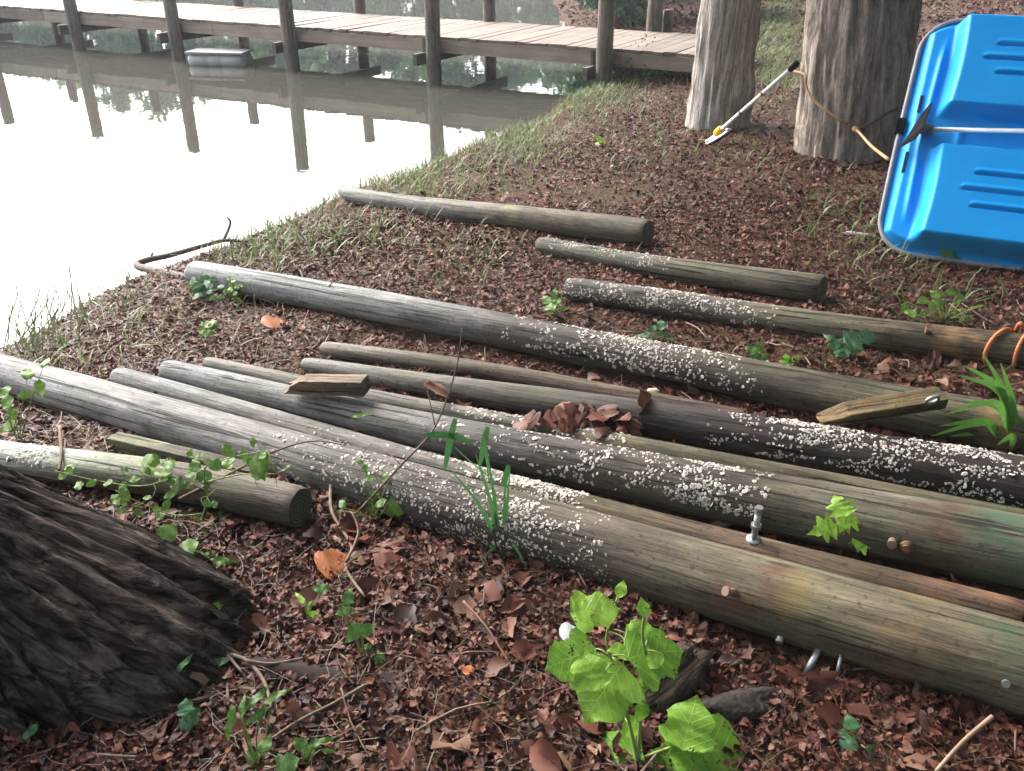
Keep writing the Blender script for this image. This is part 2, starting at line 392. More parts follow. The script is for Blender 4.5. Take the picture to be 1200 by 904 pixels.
def clump_points(centres, rad, per):
    out = []; tint = []
    for c, r_ in zip(centres, rad):
        d = rng.normal(size=(per, 3)); d /= np.linalg.norm(d, axis=1, keepdims=True)
        rr = r_*rng.uniform(.15, 1, (per, 1))**.6
        out.append(np.array(c)+d*rr*np.array([1, 1, .75])); tint.append(np.full(per, rng.uniform(.1, .9))+rng.normal(0, .18, per))
    return np.concatenate(out), np.concatenate(tint)

# wooded far shore: read only as one green mass mirrored in the lake
fp, fr = [], []
for k in range(95):
    t = k/94; ang = R(-78)+t*R(92); D = 62+rng.uniform(-3, 16)
    cx, cy = D*math.sin(ang)*.95, D*math.cos(ang)
    if lake_dist(cx, cy) < .5: 
        dd = -float(lake_dist(cx, cy))+2; cx *= 1+dd/D; cy *= 1+dd/D
    base = G(cx, cy); h = rng.uniform(5.5, 9.5)*(1.12 if t > .75 else 1)
    for j in range(13):
        zz = rng.uniform(.06, 1)**.9
        w = (1-abs(zz-.45)*1.2)*rng.uniform(1.5, 3.2)
        th = rng.uniform(0, 6.28); fp.append((cx+w*math.cos(th), cy+w*math.sin(th), base+zz*h)); fr.append(rng.uniform(.9, 1.9))
for k in range(46):                                 # unseen land-side wood, added to block horizon light from behind and right
    ang = R(48)+R(205)*k/45; D = rng.uniform(13, 24); cx, cy = D*math.sin(ang), D*math.cos(ang)
    if lake_dist(cx, cy) < 1.5: continue
    base = G(cx, cy); h = rng.uniform(9, 13)
    for j in range(16):
        zz = rng.uniform(.03, 1); w = rng.uniform(.3, 3.0); th = rng.uniform(0, 6.28)
        fp.append((cx+w*math.cos(th), cy+w*math.sin(th), base+zz*h)); fr.append(rng.uniform(.9, 1.8))
fpp, ft = clump_points(fp, fr, 64)
M_FAR = leafmat('far_leaves', (.04,.12,.04), (.10,.22,.075), trans=.3)
tag(leaf_cloud('far_and_screen_wood', fpp, .8, M_FAR, tint=ft), 'green wood standing round the lake, mirrored under the dock, with unseen land-side trees added to block light', 'wood', kind='stuff')

# ------------------------------------------------------------------ dock
DECK_Z = .60
def plank_mat(name, a, b_, sc=(2, 25, 25)):
    m, n, l, p = new_mat(name)
    oi = n.new('ShaderNodeObjectInfo')
    v = coords(n, l, 'Object', sc); t = noise_node(n, l, v, 1, 6, .6, .4)
    t2 = noise_node(n, l, coords(n, l, 'Object', (3,3,3)), 1, 4)
    rp = ramp(n, [(.3, a), (.7, b_)]); l.new(t.outputs[0], rp.inputs[0])
    r2 = ramp(n, [(0, g3(.72)), (1, g3(1.2))]); l.new(oi.outputs['Random'], r2.inputs[0])
    c = mix(n, l, 1, rp.outputs[0], r2.outputs[0], 'MULTIPLY')
    r3 = ramp(n, [(.35, g3(.7)), (.65, g3(1.1))]); l.new(t2.outputs[0], r3.inputs[0]); c = mix(n, l, .7, c, r3.outputs[0], 'MULTIPLY')
    l.new(c, p.inputs['Base Color']); p.inputs['Roughness'].default_value = .7
    l.new(bump(n, l, t.outputs[0], .4, .004), p.inputs['Normal']); return m
M_DECK = plank_mat('deck_boards', (.088,.062,.043), (.17,.125,.092))
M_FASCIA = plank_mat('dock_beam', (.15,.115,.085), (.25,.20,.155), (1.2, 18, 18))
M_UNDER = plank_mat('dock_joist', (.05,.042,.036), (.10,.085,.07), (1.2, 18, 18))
near_a, near_b = at_z(0, 7, DECK_Z), at_z(800, 63, DECK_Z)
dvec = (near_a-near_b); dvec.z = 0; dvec.normalize()                # runs out into the lake, to the left
nvec = Vector((-dvec.y, dvec.x, 0)); nvec = nvec if nvec.y > 0 else -nvec   # across the deck, away from the camera
far_p = at_z(400, 15, DECK_Z); DW = (far_p-near_b).dot(nvec)
E0 = near_b-dvec*.35                                                # landward near corner
dock = thing('dock', 'long wooden plank dock on round posts reaching into the lake', 'dock', (E0.x, E0.y, 0))
dock.rotation_euler = (0, 0, math.atan2(dvec.y, dvec.x))            # local X runs along the dock; local Y points to the camera
side = -1 if (Matrix.Rotation(dock.rotation_euler.z, 3, 'Z')@Vector((0,1,0))).dot(nvec) < 0 else 1
DL = 24.0
bw = .145
bme = MB().box((0,0,0), (bw/2-.004, DW/2, .019)); bmesh_deck = mesh('deck_board', bme.V, bme.F, False)
nb = int(DL/bw)
for k in range(nb):
    o = link('deck_board', bmesh_deck, M_DECK, dock)
    o.location = (k*bw+bw/2, side*(DW/2)+random.uniform(-.02,.02), DECK_Z-.019+random.uniform(-.004,.004))
    o.rotation_euler = (random.uniform(-.004,.004), random.uniform(-.012,.012), random.uniform(-.008,.008))
for yy, nm in ((.02, 'rim_beam'), (DW-.02, 'rim_beam')):
    for k in range(6):
        L_ = DL/6
        MB().box((k*L_+L_/2, side*yy, DECK_Z-.04-.085), (L_/2-.004, .02, .083)).build('rim_beam', M_FASCIA, dock, False, .004)
for k in range(4):
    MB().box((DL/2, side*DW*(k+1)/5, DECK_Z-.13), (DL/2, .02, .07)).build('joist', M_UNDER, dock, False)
M_POST = wood_mat('dock_post_wood', [(0,(.10,.085,.07)),(1.2,(.17,.145,.12)),(2.6,(.25,.23,.20))], 2.6)
def post_mesh(r, h, seed):
    V, Fc = [], []; seg, n = 20, 16; random.seed(seed)
    for i in range(n+1):
        x = h*i/n
        for k in range(seg):
            a = 2*math.pi*k/seg
            rr = r*(1+.05*mnoise.noise(Vector((x*1.2, math.cos(a)*1.2+seed, math.sin(a)*1.2))))*(1-.08*i/n)
            V.append((x, rr*math.cos(a), rr*math.sin(a)))
    for i in range(n):
        for k in range(seg):
            k2 = (k+1) % seg; Fc.append((i*seg+k, (i+1)*seg+k, (i+1)*seg+k2, i*seg+k2))
    V.append((h+.02, 0, 0)); t = len(V)-1
    Fc += [(n*seg+k, t, n*seg+(k+1) % seg) for k in range(seg)]
    return mesh('post', V, Fc)
def along(u, v, z, off):      # distance along the dock of the photo column u, on the line parallel to the near edge at offset off
    d = ray(u, v); a, b = d[0], d[1]
    P0 = E0+nvec*off          # solve (a,b)*t = P0 + dvec*s
    M_ = np.array([[a, -dvec.x], [b, -dvec.y]]); t, s = np.linalg.solve(M_, np.array([P0.x, P0.y])); return s
posts = []
for u, v in ((708,60),(507,60),(341,50),(205,40),(87,30),(-22,20),(-120,15),(-210,15)): posts.append((along(u, v, DECK_Z, -.10), -.10, 1.5, .108))
for u, v in ((575,20),(421,10),(280,5),(160,0),(60,0),(-40,0)): posts.append((along(u, v, DECK_Z, DW+.10), DW+.10, 1.5, .10))
posts.append((along(767, 10, DECK_Z, DW+.10), DW+.10, 1.75, .115))
posts.append((along(784, 22, DECK_Z, DW+.28), DW+.28, .86, .08))
for i, (s, off, top, r_) in enumerate(posts):
    o = link('post', post_mesh(r_, top+1.0, i), M_POST, dock)
    o.location = (s, side*off, -1.0); o.rotation_euler = (random.uniform(-.015,.015), -math.pi/2+random.uniform(-.015,.015), random.uniform(0, 6))
for s, off, top, r_ in posts[:8]:
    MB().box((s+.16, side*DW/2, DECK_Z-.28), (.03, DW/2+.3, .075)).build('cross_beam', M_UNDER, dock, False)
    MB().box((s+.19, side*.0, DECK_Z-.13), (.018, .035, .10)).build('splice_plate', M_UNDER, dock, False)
# shore end bearing beam
MB().box((.9, side*(DW*.35), DECK_Z-.30), (.8, .05, .07)).build('bearing_timber', M_FASCIA, dock, False)

# pale float moored under the dock
fl = at_z(258, 66, .12)
M_FLOATM = simple('weathered_float', (.36,.37,.39), .5, var=.12, scale=6)
flo = thing('dock_float', 'pale grey ribbed float lying on the water beneath the dock', 'float', (fl.x, fl.y, 0), (0, 0, math.atan2(dvec.y, dvec.x)+.35)); flo.scale = (.72,.72,.72)
b = MB()
V, Fc = [], []; seg = 16
prof = [(-.62,.10),(-.58,.15),(-.2,.16),(-.18,.148),(-.12,.148),(-.1,.16),(.1,.16),(.12,.148),(.18,.148),(.2,.16),(.58,.15),(.62,.10)]
for yy in (-.16, .16):
    n0 = len(V)
    for x, r_ in prof:
        for k in range(seg):
            a = 2*math.pi*k/seg; V.append((x, yy+r_*math.cos(a), .10+r_*math.sin(a)))
    for i in range(len(prof)-1):
        for k in range(seg): Fc.append((n0+i*seg+k, n0+i*seg+(k+1)%seg, n0+(i+1)*seg+(k+1)%seg, n0+(i+1)*seg+k))
    Fc += [tuple(n0+k for k in range(seg-1,-1,-1)), tuple(n0+(len(prof)-1)*seg+k for k in range(seg))]
link('drum', mesh('drum', V, Fc), M_FLOATM, flo)
MB().box((0,0,.265), (.64,.33,.018)).build('top_board', simple('grey_board', (.30,.29,.28), .8), flo, False, .004)

# ------------------------------------------------------------------ trees
def trunk_mesh(name, rad, H, seg=72, n=90, flare=.25, fl_h=.35, lobes=((3,.2,.3),(5,.1,1.2)), furrow=.03, ff=9, lean=(0,0), bulges=(), seed=0, sink=.35, twist=0.0, root=None):
    V, Fc, AT = [], [], []
    zs = [(-sink)+(H+sink)*(i/n)**(2.3 if root else 1.6) for i in range(n+1)]
    angs = [2*math.pi*k/seg for k in range(seg)]
    if root: w_ = R(50); m_ = int(seg*.75); angs = [root[0]-w_+2*w_*k/m_ for k in range(m_)]+[root[0]+w_+(2*math.pi-2*w_)*k/(seg-m_) for k in range(seg-m_)]
    for i, z in enumerate(zs):
        for k in range(seg):
            a = angs[k]; e = math.exp(-max(z, 0)/fl_h)
            lob = sum(am*math.cos(nn*a+ph) for nn, am, ph in lobes)
            r_ = rad*(1-.22*max(z,0)/H)+flare*e*(1+lob*2.2)
            if root:
                da = (a-root[0]+math.pi) % (2*math.pi)-math.pi
                r_ = rad*(1-.1*max(z,0)/H)+(root[1]*math.exp(-(da/root[2])**2)+root[3]*(1+.35*math.cos(3*a+1)))*math.exp(-(max(z,0)/root[4])**2)
                fr_ = 1-abs(mnoise.noise(Vector((a*15, z*2.0, 5))))*2.4; fr2 = 1-abs(mnoise.noise(Vector((a*40, z*6, 9))))*2.4
                r_ += (.045*fr_+.022*fr2)*(.4+math.exp(-(max(z,0)/.6)**2))+.025*mnoise.noise(Vector((a*6, z*5, 2)))+.012*mnoise.noise(Vector((a*60, z*26, 4)))
            q = Vector((math.cos(a+twist*z)*ff*rad, math.sin(a+twist*z)*ff*rad, z*1.4+seed))
            f = 1-abs(mnoise.noise(q))*2; f2 = mnoise.noise(q*2.7)
            r_ += furrow*(f*.7-.35)+furrow*.35*f2
            for (bz, ba, bs, bh) in bulges:
                da = (a-ba+math.pi) % (2*math.pi)-math.pi
                r_ += bh*math.exp(-((z-bz)/bs)**2-(da*rad/bs)**2)
            V.append((r_*math.cos(a)+lean[0]*z, r_*math.sin(a)+lean[1]*z, z)); R0 = rad*(root[5] if root else 1); AT += [R0*math.cos(a), R0*math.sin(a), z]
    for i in range(n):
        for k in range(seg):
            k2 = (k+1) % seg; Fc.append((i*seg+k, i*seg+k2, (i+1)*seg+k2, (i+1)*seg+k))
    Fc.append(tuple(n*seg+k for k in range(seg)))
    me = mesh(name, V, Fc); at_ = me.attributes.new('bark', 'FLOAT_VECTOR', 'POINT'); at_.data.foreach_set('vector', AT); return me
def make_tree(label, loc, tm, bark, H, rad, crown_r, crown_z, nclump, lean=(0,0), per=75, leaf=.29):
    t = thing('tree', label, 'tree', loc)
    link('trunk', tm, bark, t)
    top = Vector((lean[0]*H, lean[1]*H, H)); cents, rads = [], []
    for j in range(7):
        a = j*2.4+rng.uniform(0, .6); z0 = H*rng.uniform(.62, .98)
        st = Vector((lean[0]*z0, lean[1]*z0, z0)); L_ = crown_r*rng.uniform(.6, .95)
        en = st+Vector((math.cos(a)*L_, math.sin(a)*L_, rng.uniform(.2, 1)*crown_z*.7))
        md = st.lerp(en, .5)+Vector((rng.uniform(-.3,.3), rng.uniform(-.3,.3), .3))
        MB().tube(spline([st, md, en], 5), [rad*.38*(1-.085*i) for i in range(11)], 8).build('limb', bark, t)
        for q in range(nclump//7):
            w = rng.uniform(.25, 1.1); c = st.lerp(en, w)+Vector(rng.normal(0, crown_r*.2, 3))
            cents.append(c); rads.append(rng.uniform(.5, 1.15))
    P, tn = clump_points(cents, rads, per)
    leaf_cloud('crown', P, leaf, M_CROWN, t, tn)
    return t
M_BARK1 = bark_mat('grey_bark', (.19,.17,.155), (.37,.345,.32), (.50,.475,.45), (17, 17, 1.3))
M_BARK2 = bark_mat('grey_brown_bark', (.18,.15,.13), (.33,.285,.25), (.44,.39,.35), (11, 11, 1.5))
M_BARK3 = bark_mat('dark_wet_bark', (.013,.009,.008), (.048,.036,.031), (.125,.10,.088), (21, 21, 11), plate=.25)
p1 = on_ground(845, 152); p2 = on_ground(1000, 190)
r1 = 34*depth(p1)/F_PX; r2 = 61*depth(p2)/F_PX
p1 = p1+Vector((0, r1*.9, 0)); p2 = p2+Vector((0, r2*.9, 0))
p1.z, p2.z = G(p1.x, p1.y), G(p2.x, p2.y)
make_tree('slim grey-barked tree beside the white pole at the dock end', p1,
          trunk_mesh('trunk', r1, 6.5, flare=.02, fl_h=.25, furrow=.045, ff=34, bulges=((.33, -.5, .16, .05),), seed=3, lean=(.02,.0)), M_BARK1, 6.5, r1, 5, 4, 98, (.03, 0))
p2.x += .09
make_tree('thick brown-barked tree with the tan rope around it, behind the blue boat', p2,
          trunk_mesh('trunk', r2, 8.0, flare=.01, fl_h=.3, furrow=.07, ff=22, seed=11, seg=110, lobes=((4,.1,.3),(7,.08,1.2)), lean=(-.09,0)), M_BARK2, 8, r2, 7, 5, 168, (-.09,0))
p3 = Vector((-2.0, 1.97, 0)); p3.z = G(p3.x, p3.y)-.02
make_tree('dark wet tree base with flaring roots at the left edge', p3,
          trunk_mesh('trunk', .28, 7.5, seg=220, n=150, furrow=.03, ff=22, seed=21, root=(R(-8), .72, R(26), .25, .46, 3.2)), M_BARK3, 7.5, .30, 6.0, 4.5, 147)

# ------------------------------------------------------------------ blue boat tipped up on its side, hull towards the camera
A_ = on_ground(1029, 298); B_ = on_ground(1190, 318)
ex = (B_-A_); ex.z = 0; ex.normalize()
back = Vector((-ex.y, ex.x, 0))                     # away from the camera
LEAN = R(36)
ey = back*math.sin(LEAN)+Vector((0,0,math.cos(LEAN))); ez = ex.cross(ey)
if ez.y > 0: ez = -ez
BM = Matrix((ex, ey, ez)).transposed().to_4x4(); B0 = A_-ex*.03+Vector((0,0,.02)); BM.translation = B0
boat = thing('boat', 'bright blue plastic boat tipped on its side, hull bottom showing', 'boat'); boat.matrix_world = BM
BL, BW_, BR = 2.3, 1.37, .20
def sm(a, b, x):
    t = np.clip((x-a)/(b-a), 0, 1); return t*t*(3-2*t)
nxb, nyb = 240, 330
xs = np.linspace(0, 1, nxb)**1.15*BL; V = np.zeros((nxb, nyb, 3))
for i, x in enumerate(xs):
    c = BR-math.sqrt(max(0, BR*BR-(BR-min(x, BR))**2)) if x < BR else 0.0
    c2 = BR-math.sqrt(max(0, BR*BR-(BR-min(BL-x, BR))**2)) if BL-x < BR else 0.0
    c = max(c, c2)
    ys = np.linspace(c, BW_-c, nyb); V[i,:,0] = x; V[i,:,1] = ys
X, Y = V[:,:,0], V[:,:,1]
cc = np.where(X < BR, BR-np.sqrt(np.maximum(0, BR**2-(BR-np.minimum(X, BR))**2)), 0)
din = np.minimum(np.minimum(X, BL-X), np.minimum(Y-cc*.8, BW_-cc*.8-Y)); din = np.maximum(din, 0)
h = .05*sm(.015, .07, din)
ridge = .018*np.exp(-((X-.115-.03*np.abs(Y-.65))/.016)**2)*sm(.12,.3,Y)*sm(.12,.3,BW_-Y); h += ridge
def pod(y0, y1, x0, w=.055, hh=.125):
    return hh*sm(y0, y0+w, Y)*sm(y1, y1-w*.55, Y)*sm(x0, x0+.075, X-.015*np.sin((Y-y0)/(y1-y0)*math.pi))*sm(0,.1,BL-X-.1)
h += np.maximum(pod(.035, .60, .155), pod(.76, 1.345, .15))
for y0, x0 in ((.245,.42),(.335,.36),(.425,.41),(.985,.40),(1.065,.33),(1.145,.38)):
    gq = sm(x0, x0+.012, X)
    h += gq*(-.02*np.exp(-((Y-y0)/.0065)**2) + .007*np.exp(-((Y-y0-.02)/.010)**2))
h += .012*sm(.60,.62,Y)*sm(.71,.69,Y)*np.exp(-((X-.30)/.02)**2)
h += .05*sm(.0, .9, X)*0
V[:,:,2] = h
idx = np.arange(nxb*nyb).reshape(nxb, nyb)
Fq = np.stack([idx[:-1,:-1], idx[1:,:-1], idx[1:,1:], idx[:-1,1:]], -1).reshape(-1, 4)
def boat_mat():
    m, n, l, p = new_mat('blue_plastic')
    v = coords(n, l); t = noise_node(n, l, v, 3, 5); t2 = noise_node(n, l, v, 90, 3)
    rp = ramp(n, [(.3, (.002,.27,.72)), (.7, (.004,.31,.80))]); l.new(t.outputs[0], rp.inputs[0])
    sc = noise_node(n, l, coords(n, l, 'Object', (4, 60, 4)), 1, 4); sr = ramp(n, [(.62, g3(0)), (.72, g3(.12))]); l.new(sc.outputs[0], sr.inputs[0])
    c = mix(n, l, sr.outputs[0], rp.outputs[0], (.35,.5,.65))
    l.new(c, p.inputs['Base Color']); p.inputs['Specular IOR Level'].default_value = .25; rr = ramp(n, [(.3, g3(.4)), (.7, g3(.55))]); l.new(t.outputs[0], rr.inputs[0]); l.new(rr.outputs[0], p.inputs['Roughness'])
    l.new(bump(n, l, t2.outputs[0], .08, .002), p.inputs['Normal']); return m
M_BOAT = boat_mat()
hull = link('hull', npmesh('hull', V.reshape(-1, 3), Fq, smooth=True), M_BOAT, boat)
sol = hull.modifiers.new('shell', 'SOLIDIFY'); sol.thickness = .006; sol.offset = -1
M_TRIM = simple('grey_trim', (.24,.245,.27), .55, var=.15, scale=12)
rim = []
for k in range(9): a = math.pi/2*k/8; rim.append((BR-BR*math.cos(math.pi/2-a), BR-BR*math.sin(math.pi/2-a), .004))
pts = [(BL,0,.004),(1.6,0,.004),(.9,0,.004),(BR+.01,0,.004)]
pts += [(BR-BR*math.sin(a), BR-BR*math.cos(a), .004) for a in [math.pi/2*k/8 for k in range(9)]]
pts += [(-.004,.5,.004),(-.004,.8,.004)]
pts += [(BR-BR*math.cos(a), BW_-BR+BR*math.sin(a), .004) for a in [math.pi/2*k/8 for k in range(9)]]
pts += [(.9,BW_,.004),(1.6,BW_,.004),(BL,BW_,.004)]
MB().tube(pts, .013, 8).build('gunwale_trim', M_TRIM, boat)
M_BLACK = simple('black_plastic', (.008,.008,.011), .7, var=.3)
M_BLACK.node_tree.nodes['Principled BSDF'].inputs['Specular IOR Level'].default_value = .03
M_NAVY = simple('dark_blue_slot', (.004,.03,.10), .5)
MB().box((-.006,.72,.008), (.022,.045,.02)).build('rim_clip', M_BLACK, boat, False, .004)
MB().box((.062,.50,.045), (.009,.06,.008)).build('handle_slot', M_NAVY, boat, False, .003)
MB().box((.07,.84,.047), (.009,.05,.008)).build('handle_slot', M_NAVY, boat, False, .003)
def boat_px(u, v, hgt):
    d = Vector(ray(u, v)); o = Vector((0,0,CAM_H)); P0 = B0+ez*hgt
    t = (P0-o).dot(ez)/d.dot(ez); return o+d*t
pad = thing('paddle', 'white shaft with a flat black blade lying across the blue hull', 'paddle', boat_px(1086,152,.09))
q0, q1 = boat_px(1090,152,.09), boat_px(1215,154,.10)
q1 = q0+(q1-q0)*3.2
sh = MB().tube([q0-(q1-q0).normalized()*.02, q1], .0125, 12).build('shaft', simple('white_shaft', (.72,.74,.76), .4, var=.08), pad)
bl_pts = [(1054,174,.07),(1066,160,.085),(1074,147,.10),(1083,133,.12),(1093,121,.14),(1091,128,.20),(1083,150,.19),(1073,164,.15)]
Pb = [boat_px(*q) for q in bl_pts]; cen = sum(Pb, Vector())/len(Pb)
Vb = [p_+ez*.004 for p_ in Pb]+[p_-ez*.006-ex*.012 for p_ in Pb]; nb_ = len(Pb)
Fb = [tuple(range(nb_)), tuple(range(2*nb_-1, nb_-1, -1))]+[(i, nb_+i, nb_+(i+1)%nb_, (i+1)%nb_) for i in range(nb_)]
MB().add(Vb, Fb).build('blade', M_BLACK, pad, False)
MB().tube([q0-(q1-q0).normalized()*.055, q0-(q1-q0).normalized()*.03, q0+(q1-q0).normalized()*.015], [.02,.032,.024], 10).build('socket', simple('camo_socket', (.12,.12,.13), .6, var=.9, scale=120), pad)
for ch in pad.children: ch.matrix_parent_inverse = pad.matrix_world.inverted() if False else Matrix.Translation(-pad.location)

# ------------------------------------------------------------------ rope, pole
def on_trunk(u, v, c, r_, extra=.03):
    c = c+Vector((-.09*.85, 0, 0))
    d = ray(u, v); a = d[0]**2+d[1]**2; b = -2*(d[0]*c.x+d[1]*c.y); q = c.x**2+c.y**2-(r_+extra)**2
    D = b*b-4*a*q
    t = (-b-math.sqrt(max(D, 0)))/(2*a); return Vector((d[0]*t, d[1]*t, CAM_H+d[2]*t))
M_ROPE = simple('tan_rope', (.36,.24,.13), .85, var=.3, scale=160, bmp=.6, bd=.004)
ra = [on_trunk(u, v, p2, r2, .035) for u, v in ((943,88),(945,102),(952,116),(968,130),(986,142),(1003,152))]
rb = boat_px(1041,187,.0)
bk = p2+Vector((-.05, r2+.05, 0)); bk.z = ra[0].z+.12
lf = p2+Vector((-(r2+.01)-.10, .10, 0)); lf.z = ra[0].z+.02
rope_main = [bk, lf]+ra+[ra[-1].lerp(rb, .5)+Vector((0,-.03,-.015)), rb]
rp_ = thing('rope', 'tan rope tied from the thick tree trunk to the blue boat', 'rope', ra[-1])
o = MB().tube(spline(rope_main, 6), .0095, 8).build('tied_line', M_ROPE, rp_)
rc = [ra[-1]]+[on_trunk(u, v, p2, r2, .035) for u, v in ((1015,147),(1030,138),(1045,130))]
rt = p2+Vector((r2+.045, .0, 0)); rt.z = rc[-1].z+.03
o2 = MB().tube(spline(rc+[rt, bk+Vector((.1,.0,.0))], 6), .011, 8).build('trunk_loop', simple('dark_rope', (.10,.07,.05), .9, var=.4, scale=160), rp_)
kn = ra[-1]
o3 = MB().tube([kn+Vector((-.03,-.01,.015)), kn+Vector((0,-.02,0)), kn+Vector((.03,-.012,-.02))], [.014,.026,.014], 8).build('knot', M_ROPE, rp_)
for o in (o, o2, o3): o.matrix_parent_inverse = Matrix.Translation(-rp_.location)

pt = at_y(935, 74, p2.y-r2*.55); pb = on_ground(836, 160, .05); 
pl = thing('loop_pole', 'white metal pole with yellow clip and oval loop foot leaning between the trees', 'pole', pb)
ax_ = (pt-pb).normalized(); Lp = (pt-pb).length
def PP(s, off=Vector()): return pb+ax_*s+off
M_WHITE = simple('white_paint', (.70,.71,.72), .4, var=.08)
parts = [MB().tube([PP(.10), PP(Lp-.08)], .017, 12).build('shaft', M_WHITE, pl),
         MB().tube([PP(Lp-.10), PP(Lp-.08), PP(Lp-.02), PP(Lp)], [.018,.024,.026,.018], 12).build('grip', M_BLACK, pl)]
for s in (.36, .62): parts.append(MB().tube([PP(Lp*s-.012), PP(Lp*s+.012)], .0195, 12).build('joint_band', M_RUST, pl))
parts.append(MB().tube([PP(.04), PP(.06), PP(.12), PP(.135)], [.026,.036,.036,.026], 10).build('yellow_clip', simple('yellow_plastic', (.80,.48,.02), .4, var=.1), pl))
ring = []; sidev = ax_.cross(Vector((0,-.55,.83))).normalized(); flatax = Vector((ax_.x, ax_.y*.6, ax_.z*.55)).normalized()
for k in range(25):
    a = 2*math.pi*k/24; ring.append(pb+flatax*(.155*math.cos(a)+.02)+sidev*(.055*math.sin(a))+Vector((0,-.035,-.012)))
parts.append(MB().tube(ring, .014, 8, False).build('oval_loop', M_STEEL, pl))
ring2 = [q+Vector((0,0,-.017)) for q in ring]
parts.append(MB().tube(ring2, .011, 8, False).build('loop_rim', M_BLACK, pl))
parts.append(MB().tube([pb+flatax*-.12+Vector((0,-.035,-.01)), pb+flatax*.16+Vector((0,-.035,-.01))], .012, 8).build('loop_bar', M_STEEL, pl))
for o in parts: o.matrix_parent_inverse = Matrix.Translation(-pb)

# ------------------------------------------------------------------ logs
LOGS = {}
def frame_x(a, b):
    x = (b-a).normalized(); y = Vector((0,0,1)).cross(x).normalized(); z = x.cross(y)
    return Matrix((x, y, z)).transposed()
def make_log(key, label, pl_, rl, pr_, rr_, cols, seed, lift=0, lo=None, stain=None, bend=.02, wob=.035, ends=((.03,.025,.02),(.11,.085,.06)), tip=(False, False), streak=1, nseg=40, rfix=None):
    def place(px, r_px):
        r_ = .08
        for _ in range(6):
            P = on_ground(px[0], px[1], r_*.92+lift); r_ = r_px*depth(P)/F_PX
        return P, r_
    a, ra_ = place(pl_, rl); b, rb_ = place(pr_, rr_)
    if rfix: ra_, rb_ = rfix
    L = (b-a).length; M = frame_x(a, b)
    t = thing('log', label, 'log', a, group='old round timbers lying on the bank'); t.rotation_euler = M.to_euler()
    n = max(24, int(L/.035)); V, Fc = [], []
    off = random.Random(seed).uniform(0, 50)
    def centre(s):
        return (bend*math.sin(s/L*math.pi*1.3+seed), bend*.3*math.sin(s/L*5+seed))
    def radius(s, a_):
        k = s/L; r_ = ra_+(rb_-ra_)*k
        w = wob*mnoise.noise(Vector((s*2.2+off, math.cos(a_)*.9, math.sin(a_)*.9)))+wob*.55*mnoise.noise(Vector((s*3+off, math.cos(a_)*4, math.sin(a_)*4)))
        e = 1-.18*math.exp(-s/.02)-.10*math.exp(-(L-s)/.012)
        return r_*(1+w)*e
    ss = [L*i/n for i in range(n+1)]
    if n > 2: ss = sorted(set(ss+[.008, .02, L-.008, L-.02]))
    m_ = len(ss)
    for s in ss:
        cy, cz = centre(s)
        for k in range(nseg):
            a_ = 2*math.pi*k/nseg; r_ = radius(s, a_)
            xx = s
            if tip[0]: xx = s + max(0, 1-s/.4)*tip[0]*(r_*math.sin(a_)-r_)*-1*.9
            if tip[1]: xx = s - max(0, 1-(L-s)/.3)*tip[1]*(r_*math.cos(a_)+r_)*.9
            V.append((xx, cy+r_*math.cos(a_), cz+r_*math.sin(a_)))
    for i in range(m_-1):
        for k in range(nseg):
            k2 = (k+1) % nseg; Fc.append((i*nseg+k, i*nseg+k2, (i+1)*nseg+k2, (i+1)*nseg+k))
    wm = wood_mat('pole_wood', [(x*L, c) for x, c in cols], L, stain=[(x*L, w, c, am) for x, w, c, am in stain] if stain else None, streak=streak)
    link('shaft', mesh('shaft', V, Fc), wm, t)
    em = end_grain('end_grain', *ends)
    for i0, sgn in ((0, -1), (m_-1, 1)):
        rg = V[i0*nseg:(i0+1)*nseg]; c = sum((Vector(q) for q in rg), Vector())/nseg
        W, F2 = [], []
        for j, f in enumerate((1, .66, .33)):
            for k, q in enumerate(rg):
                pq = c.lerp(Vector(q), f); pq.x += sgn*(.001+(.004 if j else 0)*mnoise.noise(Vector((k*.6, j*3.1, seed))))
                W.append(pq)
        W.append(c)
        for j in range(2):
            for k in range(nseg):
                k2 = (k+1) % nseg; F2.append((j*nseg+k, j*nseg+k2, (j+1)*nseg+k2, (j+1)*nseg+k))
        F2 += [(2*nseg+k, 2*nseg+(k+1)%nseg, 3*nseg) for k in range(nseg)]
        if sgn > 0: pass
        else: F2 = [tuple(reversed(f)) for f in F2]
        o = link('cut_end', mesh('cut_end', W, F2), em, t)
    LOGS[key] = dict(o=t, a=a, b=b, L=L, M=M, ra=ra_, rb=rb_, centre=centre, radius=radius)
    print('log', key, 'r %.3f %.3f L %.2f' % (ra_, rb_, L), [round(x, 2) for x in a], [round(x, 2) for x in b])
    return t
GREY = (.21,.212,.212); PALE = (.265,.27,.272); BROWN = (.135,.10,.072); GREEN = (.155,.155,.095); DK = (.060,.050,.046); FRESH = (.30,.185,.09); RED = (.11,.045,.028)
DARKG = (.10,.088,.075)
make_log('A', 'thickest log, nearest the camera, running the full width of the picture', (-70,420), 21, (1290,806), 55,
         [(0,PALE),(.45,(.25,.245,.235)),(.62,(.115,.105,.095)),(.74,(.15,.135,.10)),(.84,(.20,.20,.13)),(.92,(.20,.17,.11)),(1,(.17,.165,.11))], 1,
         stain=[(.835,.14,RED,.8),(.915,.10,FRESH,.6),(.857,.06,(.20,.16,.05),.4),(.95,.15,(.06,.085,.05),.7)], bend=.01)
make_log('B', 'thin log wedged against the thickest log, splitting brown at its right end', (134,445), 13, (1196,725), 22,
         [(0,GREY),(.45,(.19,.175,.155)),(.66,(.15,.145,.08)),(.75,(.15,.115,.08)),(.9,(.17,.12,.08)),(1,(.23,.135,.08))], 2, stain=[(.985,.25,(.25,.13,.07),.7)], streak=1.5)
